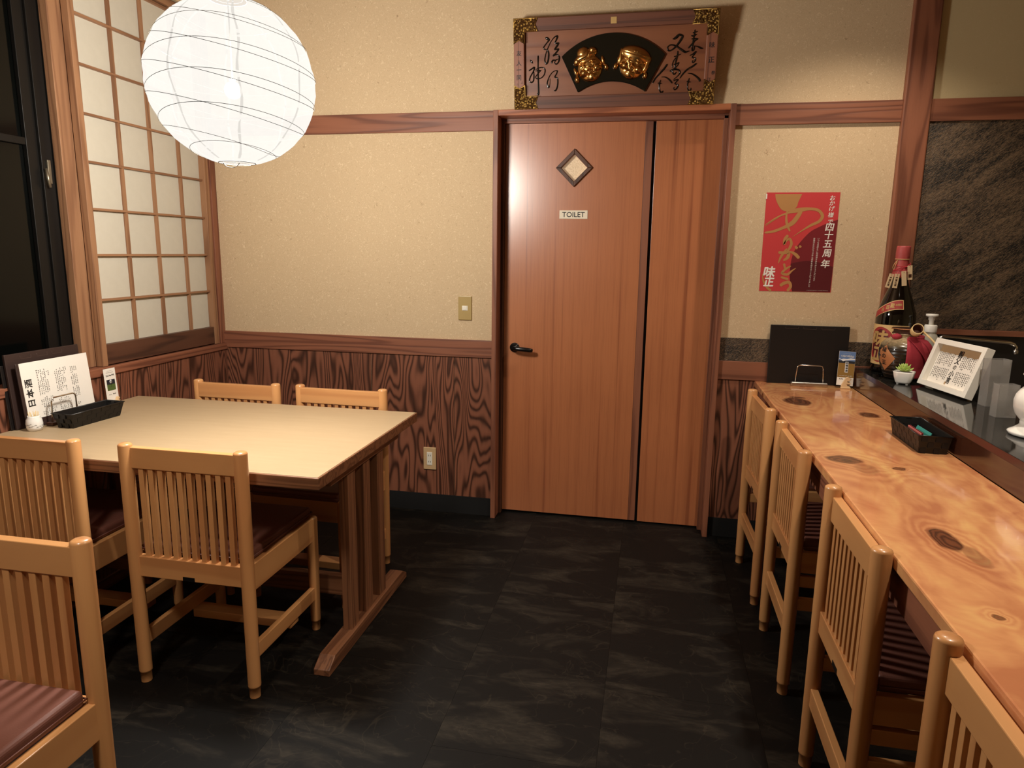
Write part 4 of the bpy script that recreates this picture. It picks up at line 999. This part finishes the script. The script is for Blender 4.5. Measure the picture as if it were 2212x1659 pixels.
# ------------------------------------------------------------------ things on the granite ledge
GZ = .870
bo = thing('sake_bottle', 'very large dark sake bottle with red capsule and wooden tags by the pillar', 'bottle', (3.2915, -.097, GZ))
bp = [(.060, 0), (.0745, .003), (.0775, .012), (.0778, .235), (.0755, .258), (.069, .277), (.0605, .305), (.0505, .334), (.040, .362), (.0318, .390), (.0288, .412), (.028, .43)]
obj('glass_body', MB().lathe(bp, 48), 'bottle_glass', bo)
def rb(z): return np.interp(z, [p[1] for p in bp], [p[0] for p in bp])
cpv = [(.0292, .405), (.0300, .415), (.0272, .450), (.0255, .478), (.0258, .484), (.0268, .490), (.0272, .510), (.0268, .533), (.0250, .5385), (.001, .539)]
cm_ = MB().lathe(cpv, 40)
cm_.v = [(x * (1 + .03 * math.sin(9 * math.atan2(y, x) + z * 90)), y * (1 + .03 * math.sin(9 * math.atan2(y, x) + z * 90)), z) for x, y, z in cm_.v]
obj('capsule', cm_, 'capsule_red', bo)
def wrapb(th0, eps, rf=rb):
    def g(x, z, h=0):
        r = float(rf(z)) + eps + h; a = th0 + x / .0778; return (r * math.cos(a), r * math.sin(a), z)
    return g
def wrap_patch(g, xa, xb, za, zb_, n, m=1):
    vs = []; fs = []
    for i in range(n + 1):
        for j in range(m + 1):
            x = xa + (xb - xa) * i / n; z0_ = za(i / n) if callable(za) else za; z1_ = zb_(i / n) if callable(zb_) else zb_
            vs.append(g(x, z0_ + (z1_ - z0_) * j / m))
    for i in range(n):
        for j in range(m): k = i * (m + 1) + j; fs.append((k, k + m + 1, k + m + 2, k + 1))
    return MB().add(vs, fs, None, True)
D2 = PI / 180
lc = -131 * D2
lab = obj('paper_label', wrap_patch(wrapb(lc, .0006), -.092, .092, .036, .208, 36), 'label_cream', bo)
def disc(g, cx, cz, rx, rz, n=40):
    vs = [g(cx, cz)]; fs = []
    for k in (1, 2, 3):
        for i in range(n): a = 2 * PI * i / n; vs.append(g(cx + rx * k / 3 * math.cos(a), cz + rz * k / 3 * math.sin(a)))
    for i in range(n): fs.append((0, 1 + i, 1 + (i + 1) % n))
    for k in (0, 1):
        for i in range(n): a = 1 + k * n + i; b = 1 + k * n + (i + 1) % n; fs.append((a, a + n, b + n, b))
    return MB().add(vs, fs, None, True)
rd = disc(wrapb(lc, .0010), -.022, .122, .062, .076); obj('red_disc', rd, 'label_red', lab)
m_ = disc(wrapb(lc, .0013), -.020, .120, .040, .068); obj('dark_disc', m_, 'poster_deep', lab)
m_ = MB(); g0 = wrapb(lc, .0018)
import bmesh
_D = {}
def dense(ch, bold):
    if (ch, bold) in _D: return _D[(ch, bold)]
    vs, fs, bb = glyph(ch, bold); b = bmesh.new(); bv = [b.verts.new((x, y, 0)) for x, y in vs]
    for f in fs:
        try: b.faces.new([bv[i] for i in f])
        except ValueError: pass
    for _ in range(4):
        bmesh.ops.triangulate(b, faces=b.faces[:]); e = [x for x in b.edges if x.calc_length() > .10]
        if not e: break
        bmesh.ops.subdivide_edges(b, edges=e, cuts=1)
    bmesh.ops.triangulate(b, faces=b.faces[:]); b.verts.index_update()
    r = ([(v.co.x, v.co.y) for v in b.verts], [tuple(v.index for v in f.verts) for f in b.faces], bb); b.free(); _D[(ch, bold)] = r; return r
def glyph_on(mb, ch, cx, cz, size, g, bold, shear=.0):
    vs, fs, (xa, xb, ya, yb) = dense(ch, 0.) if size > .016 else glyph(ch); mx, my = (xa + xb) / 2, (ya + yb) / 2
    for ox, oy in shifts(bold):
        e = lift(); mb.add([g(cx + (x + ox - mx) * size + shear * (y - my) * size, cz + (y + oy - my) * size, e) for x, y in vs], fs)
glyph_on(m_, '味', -.022, .148, .074, g0, .05, .1); glyph_on(m_, '正', -.022, .082, .066, g0, .06, .1)
obj('gold_lettering', m_, 'gold_paper', lab)
m_ = MB(); wp = wrap_patch(wrapb(lc, .0010), .050, .068, .150, .200, 6); m_.add(wp.v, wp.f, None, True); obj('red_ribbon', m_, 'label_red', lab)
m_ = MB()
for i, ch in enumerate('本格焼酎'): glyph_on(m_, ch, .059, .190 - .0125 * i, .0115, wrapb(lc, .0016), .02)
for i in range(6): glyph_on(m_, '●', .083, .2 - i * .004, .002, wrapb(lc, .0016), .0)
obj('small_lettering', m_, 'paper', lab)
m_ = MB()
for i, ch in enumerate('本格焼酎'): glyph_on(m_, ch, .108, .192 - .014 * i, .012, wrapb(lc, .0008), .0)
obj('side_lettering', m_, 'rice_tan', bo)
za = lambda f: .232 + .046 * math.sin(f * PI * .55); zb2 = lambda f: .262 + .050 * math.sin(f * PI * .55)
sl_ = obj('shoulder_label', wrap_patch(wrapb(lc, .0004), -.075, .062, lambda f: za(f) - .003, lambda f: zb2(f) + .003, 30, 3), 'label_cream', bo)
obj('red_band', wrap_patch(wrapb(lc, .0009), -.072, .059, za, zb2, 30, 3), 'label_red', sl_)
m_ = MB()
def gz(f): return (za(f) + zb2(f)) / 2
for ch, x, sz in (('名', -.030, .017), ('匠', -.008, .018), ('蔵', .012, .022), ('本', .030, .011), ('格', .040, .011), ('焼', .049, .011)): glyph_on(m_, ch, x, gz((x + .072) / .131), sz, wrapb(lc, .0015), .03)
obj('band_lettering', m_, 'gold_paper', sl_)
m_ = MB()
for (z, r, tl_, ph) in ((.463, .0275, .010, 0), (.452, .0285, .016, 1.2), (.440, .0295, .012, 2.6), (.430, .0302, .008, 4.)):
    m_.tube([(r * math.cos(a), r * math.sin(a), z + tl_ * math.sin(a + ph)) for a in [2 * PI * i / 28 for i in range(28)]], .0014, 6, None, None, True)
obj('red_cord', m_, 'string_red', bo)
obj('straw_cord', MB().tube([(.0268 * math.cos(a), .0268 * math.sin(a), .484 + .001 * math.sin(a)) for a in [2 * PI * i / 28 for i in range(28)]], .0017, 6, None, None, True), 'string_straw', bo)
obj('straw_loop', MB().tube([(-.022, -.016, .480), (-.034, -.016, .466), (-.039, -.015, .450), (-.036, -.015, .440), (-.032, -.016, .446), (-.029, -.017, .460), (-.025, -.018, .474)], .0012, 6), 'string_straw', bo)
for i, (x, z, roll, y, hh) in enumerate(((-.050, .393, -.22, -.030, .060), (-.028, .393, -.10, -.040, .060), (.001, .404, .13, -.043, .062), (.024, .428, .10, -.034, .060))):
    T_ = Matrix.Translation((x, y, z)) @ Matrix.Rotation(-roll, 4, 'Y')
    m_ = MB().box((-.0095, -.0015, -hh / 2), (.0095, .0015, hh / 2), None, T_)
    tg_ = obj('wooden_tag', m_, 'tag_wood', bo, .0008)
    if i != 2:
        m_ = MB()
        if i == 3:
            m_.box((-.006, -.0019, -.020), (.006, -.0016, -.006), None, T_)
        else:
            for j, ch in enumerate('金賞受賞'):
                vs, fs, (xa, xb, ya, yb) = glyph(ch, .02); m_.add([T_ @ Vector(((a - (xa + xb) / 2) * .0095, -.0019, .014 - .0105 * j + (b - (ya + yb) / 2) * .0095)) for a, b in vs], fs)
        obj('tag_print', m_, 'dark_wood', tg_)
    obj('cord_end', MB().tube([tuple(T_ @ Vector((0, -.002, hh / 2 - .006))), tuple(T_ @ Vector((.002, .004, hh / 2 + .012)))], .0011, 5), 'string_red', tg_)

ja = thing('shochu_jar', 'dark ribbed ceramic jar draped with a red cloth beside the big bottle', 'jar', (3.281, -.272, GZ))
jp = [(.050, 0), (.060, .003), (.070, .02), (.0845, .06), (.0915, .095), (.0915, .12), (.085, .143), (.070, .160), (.052, .168), (.046, .171), (.046, .182), (.050, .184), (.050, .187), (.040, .187)]
jm = MB().lathe(jp, 48); jm.v = [(x * (1 + .006 * math.sin(z * 420)), y * (1 + .006 * math.sin(z * 420)), z) for x, y, z in jm.v]
obj('glazed_body', jm, 'jar_glaze', ja)
def rj(z): return float(np.interp(z, [p[1] for p in jp], [p[0] for p in jp]))
obj('lid', MB().lathe([(.051, .186), (.053, .187), (.053, .191), (.048, .192), (.048, .203), (.056, .204), (.056, .208), (.001, .209)], 8, None, None, (0, 0), False), 'dark_wood', ja, .001)
obj('lid_rim', MB().tube([(.056 * math.cos(PI / 4 * i), .056 * math.sin(PI / 4 * i), .2065) for i in range(8)], .0016, 5, None, None, True), 'copper_print', ja)
def cloth(th_a, th_b, z_a, z_b, eps, fold, nm, lo=None):
    vs = []; fs = []; n, m = 44, 22
    for i in range(n + 1):
        for j in range(m + 1):
            v_ = j / m; z = z_b + (z_a - z_b) * v_
            ta = lo(v_) if lo else th_a
            th_ = (ta + (th_b - ta) * i / n) * D2
            r = max(rj(max(min(z, .168), .02)), .056 if z > .15 else 0) + eps + fold * math.sin(i * .55 + v_ * 3) * (1 - v_) * .6
            if z < .1: r = max(r, .082 + eps)
            vs.append((r * math.cos(th_), r * math.sin(th_), z))
    for i in range(n):
        for j in range(m): k = i * (m + 1) + j; fs.append((k, k + m + 1, k + m + 2, k + 1))
    o = obj(nm, MB().add(vs, fs, None, True), 'cloth_red', ja); s_ = o.modifiers.new('thick', 'SOLIDIFY'); s_.thickness = .0016; return o
cloth(-102, 24, .174, .012, .004, .004, 'red_cloth')
cloth(-100, 26, .180, .030, .012, .005, 'red_cloth', lambda v_: -40 - 60 * v_ ** 1.2)
obj('cloth_knot', MB().lathe([(.001, -.014), (.012, -.010), (.017, 0), (.012, .010), (.001, .014)], 12, None, Matrix.Translation((-.044, -.034, .176)) @ Matrix.Diagonal((1.2, .8, .9, 1))), 'cloth_red', ja)
gj = lambda th0, eps: (lambda x, z, h=0: ((rj(z) + eps + h) * math.cos(th0 + x / .09), (rj(z) + eps + h) * math.sin(th0 + x / .09), z))
gl_ = gj(-152 * D2, .0022); pts = [(-.006, .150), (-.032, .118), (-.040, .075), (-.012, .036), (.020, .062), (.042, .090), (.022, .112), (.006, .128)]
vs = [gl_(0, .09)]; fs = []
for k in (1, 2, 3):
    for x, z in pts: vs.append(gl_(x * k / 3, .09 + (z - .09) * k / 3))
for i in range(8): fs.append((0, 1 + i, 1 + (i + 1) % 8))
for k in (0, 1):
    for i in range(8): a, b = 1 + 8 * k + i, 1 + 8 * k + (i + 1) % 8; fs.append((a, a + 8, b + 8, b))
lb_ = obj('copper_label', MB().add(vs, fs, None, True), 'copper_print', ja)
m_ = MB()
for i, ch in enumerate('味の正'): glyph_on(m_, ch, -.006, .122 - .026 * i, .022, gj(-152 * D2, .0030), .03)
obj('label_lettering', m_, 'ink', lb_)

ld = thing('bamboo_ladle', 'small bamboo ladle resting across the top of the draped jar', 'ladle', (3.296, -.352, GZ + .205))
ax = Vector((-.12, -.90, .36)).normalized(); TL = Matrix.Translation((-.010, -.020, .006)) @ ax.to_track_quat('Z', 'Y').to_matrix().to_4x4()
obj('cup', MB().lathe([(.019, -.024), (.0205, -.022), (.0212, .018), (.0185, .018), (.0180, -.018), (.001, -.019)], 28, None, TL), 'bamboo', ld)
obj('cup_lining', MB().lathe([(.0178, .0165), (.0176, -.017), (.001, -.0175)], 28, None, TL, (0, 0), True, False), 'ladle_inside', ld)
obj('handle', MB().tube([(.010, -.022, .002), (.034, -.040, -.022), (.072, -.070, -.068), (.094, -.086, -.096)], .0037, 8), 'bamboo', ld)

pt = thing('succulent_pot', 'tiny green succulent in a faceted white pot on the granite ledge', 'plant', (3.247, -.408, GZ), PI / 4 + .28)
pv = []; pf = []; PR = [(.024, .004), (.0275, .010), (.0335, .030), (.0365, .046), (.0365, .050), (.0335, .050), (.032, .044)]
for r, z in PR:
    for i in range(24):
        a = 2 * PI * i / 24; c_, s_ = math.cos(a), math.sin(a); k_ = (abs(c_) ** 5 + abs(s_) ** 5) ** (-1 / 5.); pv.append((r * c_ * k_, r * s_ * k_, z))
for j in range(len(PR) - 1):
    for i in range(24): k = (i + 1) % 24; pf.append((j * 24 + i, j * 24 + k, (j + 1) * 24 + k, (j + 1) * 24 + i))
pf.append(tuple(reversed(range(24)))); pf.append(tuple(range(24 * (len(PR) - 1), 24 * len(PR))))
po_ = obj('pot', MB().add(pv, pf, None, True), 'white_gloss', pt)
for sx_ in (-1, 1):
    for sy_ in (-1, 1): obj('pot_foot', MB().lathe([(.005, 0), (.0055, .006)], 10, None, None, (sx_ * .016, sy_ * .016)), 'white_gloss', po_)
obj('soil', MB().lathe([(.029, .040), (.029, .046)], 16), 'dark_wood', pt)
lv = MB(); n1_ = 10; n2_ = 8
for j in range(n1_ + 1):
    t_ = j / n1_; w2 = .0085 * math.sin(PI * min(t_ ** .75, 1)) ** .8 + .0006 * (1 - t_); hh = .0030 * math.sin(PI * t_) ** .7 + .0003
    for i in range(n2_): a = 2 * PI * i / n2_; lv.v.append((t_ * .030, w2 * math.cos(a), hh * math.sin(a) + .010 * t_ ** 2))
for j in range(n1_):
    for i in range(n2_): k = (i + 1) % n2_; lv.f.append([j * n2_ + i, (j + 1) * n2_ + i, (j + 1) * n2_ + k, j * n2_ + k]); lv.mi.append(0); lv.sm.append(True)
lme = lv.mesh('leaf'); lme.materials.append(mt('succulent'))
for ringi, (n_, el, s_) in enumerate(((9, .12, 1.15), (7, .55, 1.05), (5, .95, .85), (3, 1.3, .6))):
    for i in range(n_):
        o = obj('leaf', lme, None, pt); a = 2 * PI * i / n_ + ringi * .5 + .3
        o.matrix_local = Matrix.Translation((0, 0, .050 + ringi * .003)) @ Matrix.Rotation(a, 4, 'Z') @ Matrix.Rotation(-el, 4, 'Y') @ Matrix.Scale(s_, 4)

uX, vX, iX = (.1747, -.9846, 0), (.304, .054, .951), (.937, .166, -.309)
WFm = T3(uX, iX, vX, (3.284, -.439, GZ + .0125))
WF = thing('framed_maxim', 'white box frame with black brush lettering propped on the granite ledge', 'picture frame', mat=WFm)
FW, FH, FD, FT = .298, .187, .030, .020
for nm, a, b in (('frame_side', (0, 0, 0), (FT, FD, FH)), ('frame_side', (FW - FT, 0, 0), (FW, FD, FH)), ('frame_side', (FT, 0, 0), (FW - FT, FD, FT)), ('frame_side', (FT, 0, FH - FT), (FW - FT, FD, FH))):
    bx(nm, a, b, 'white_matte', WF, .0012)
bx('kraft_backing', (FT, .021, FT), (FW - FT, .026, FH - FT), 'rice_tan', WF)
tear = [(FT + .001 + (FW - 2 * FT - .002) * i / 24, FH - FT - .026 + .0022 * math.sin(i * 1.9) + .0014 * math.sin(i * 4.3)) for i in range(25)]
m_ = MB(); m_.prism([(FT + .001, FT + .001), (FW - FT - .001, FT + .001)] + list(reversed(tear)), -.0205, -.0195)
m_.v = [(v_[0], -v_[2], v_[1]) for v_ in m_.v]; obj('torn_paper', m_, 'paper', WF)
m_ = MB(); fw_ = lambda a, b, h=0: (a, .0192, b)
for i, ch in enumerate('親父の小言'): put(m_, ch, .150 - .0015 * i, .146 - .0255 * i, .0275 if ch != 'の' else .020, fw_, bold=.035, fit=True, shear=.1)
obj('brush_lettering', m_, 'ink', WF)
m_ = MB()
for (xa, xb, za_, zb_) in ((.030, .120, .088, .138), (.030, .120, .034, .080), (.172, .268, .088, .138), (.172, .268, .034, .080)):
    x = xa
    while x < xb:
        z = zb_; end = za_ + rnd.random() * .012
        while z > end: scribble(m_, x, z, .0066, fw_, n=4); z -= .0072
        x += .0098
for i in range(8): scribble(m_, .026, .05 - i * .0028, .002, fw_, n=2)
obj('fine_print', m_, 'ink', WF)['kind'] = 'stuff'
bx('red_seal', (.157, .0190, .147), (.1595, .0194, .156), 'copper_print', WF)
bx('stamp', (.128, .0188, .026), (.136, .0194, .036), 'rice_tan', WF)
m_ = MB(); zz = FH * .62
m_.prism([(FD, .020), (FD + .001, zz), (FD + .032, .011), (FD + .026, .009)], .20, .235); m_.v = [(v_[2], v_[0], v_[1]) for v_ in m_.v]; obj('easel_leg', m_, 'rice_tan', WF)

fp = thing('soap_dispenser', 'pale grey foam pump bottle behind the jar and white frame', 'dispenser', (3.402, -.185, GZ))
obj('bottle_body', MB().lathe([(.030, 0), (.036, .004), (.037, .02), (.037, .135), (.034, .158), (.027, .174), (.0215, .182), (.0215, .188)], 32), 'pump_grey', fp)
obj('collar', MB().lathe([(.0235, .186), (.0240, .188), (.0240, .213), (.0215, .217), (.001, .218)], 28), 'white_matte', fp)
obj('pump_head', MB().lathe([(.0095, .216), (.0095, .236), (.0125, .238), (.0125, .250), (.0225, .2525), (.0235, .256), (.0225, .2615), (.001, .2625)], 28), 'white_matte', fp)
fa = thing('kitchen_tap', 'chrome swan-neck tap spout reaching over the sink behind the frame', 'tap', (3.445, -.12, GZ))
obj('tap_base', MB().lathe([(.020, 0), (.021, .004), (.016, .010), (.012, .016)], 20), 'chrome', fa)
obj('spout', MB().tube([(0, 0, .01), (0, 0, .09), (.003, 0, .130), (.014, 0, .152), (.032, 0, .162), (.10, 0, .159), (.20, 0, .152), (.285, 0, .146), (.304, 0, .140), (.314, 0, .128), (.315, 0, .112)], .0078, 12), 'chrome', fa)
obj('aerator', MB().lathe([(.0095, .100), (.0105, .103), (.0105, .114), (.0085, .117)], 16, None, None, (.315, 0)), 'steel', fa)
ac = thing('acrylic_holder', 'clear acrylic tall holder standing behind the white box frame', 'holder', (3.405, -.775, GZ))
def clear_box(nm, w2, d2, h, parent, loc, rot=0):
    m_ = MB(); t_ = .002
    m_.box((-w2, -d2, 0), (w2, -d2 + t_, h)).box((-w2, d2 - t_, 0), (w2, d2, h)).box((-w2, -d2 + t_, 0), (-w2 + t_, d2 - t_, h)).box((w2 - t_, -d2 + t_, 0), (w2, d2 - t_, h)).box((-w2 + t_, -d2 + t_, 0), (w2 - t_, d2 - t_, t_))
    o = obj(nm, m_, 'clear_acrylic', parent); o.location = loc; o.rotation_euler = (0, 0, rot); return o
clear_box('clear_case', .033, .022, .160, ac, (0, 0, 0), .15)
ac2 = thing('acrylic_holder', 'clear acrylic low holder with rounded corners in front of the taller one', 'holder', (3.360, -.955, GZ))
clear_box('clear_case', .030, .018, .105, ac2, (0, 0, 0), .1)
so = thing('lotion_dispenser', 'glossy white pump dispenser with a flared foot at the right edge', 'dispenser', (3.330, -1.205, GZ), .3)
obj('flared_foot', MB().lathe([(.050, 0), (.060, .003), (.064, .010), (.061, .013), (.052, .018), (.042, .026), (.037, .031)], 40), 'white_gloss', so)
obj('body', MB().lathe([(.0365, .0305), (.037, .032), (.037, .041), (.0355, .042), (.041, .048), (.052, .062), (.0575, .080), (.0580, .100), (.0545, .116), (.046, .130), (.037, .140), (.0325, .147)], 40), 'white_gloss', so)
obj('neck', MB().lathe([(.0315, .147), (.032, .148), (.031, .170), (.029, .172)], 32), 'white_matte', so)
hm = MB().lathe([(.028, .168), (.031, .171), (.050, .172), (.053, .176), (.046, .188), (.028, .199), (.001, .203)], 32, None, None, (0, 0), True, True, 1.0, .62)
obj('pump_head', hm, 'white_gloss', so)
m_ = MB(); rs_ = lambda z: .0584
for i in range(3):
    for j in range(12): 
        gg = lambda x, z, h=0: (.0588 * math.cos(-1.45 + x / .058), .0588 * math.sin(-1.45 + x / .058), z)
        scribble(m_, -.004 + i * .004, .060 + j * .004 + .014, .0034, gg, n=3)
obj('label_print', m_, 'ink_grey', so)['kind'] = 'stuff'
bpy.context.view_layer.update()
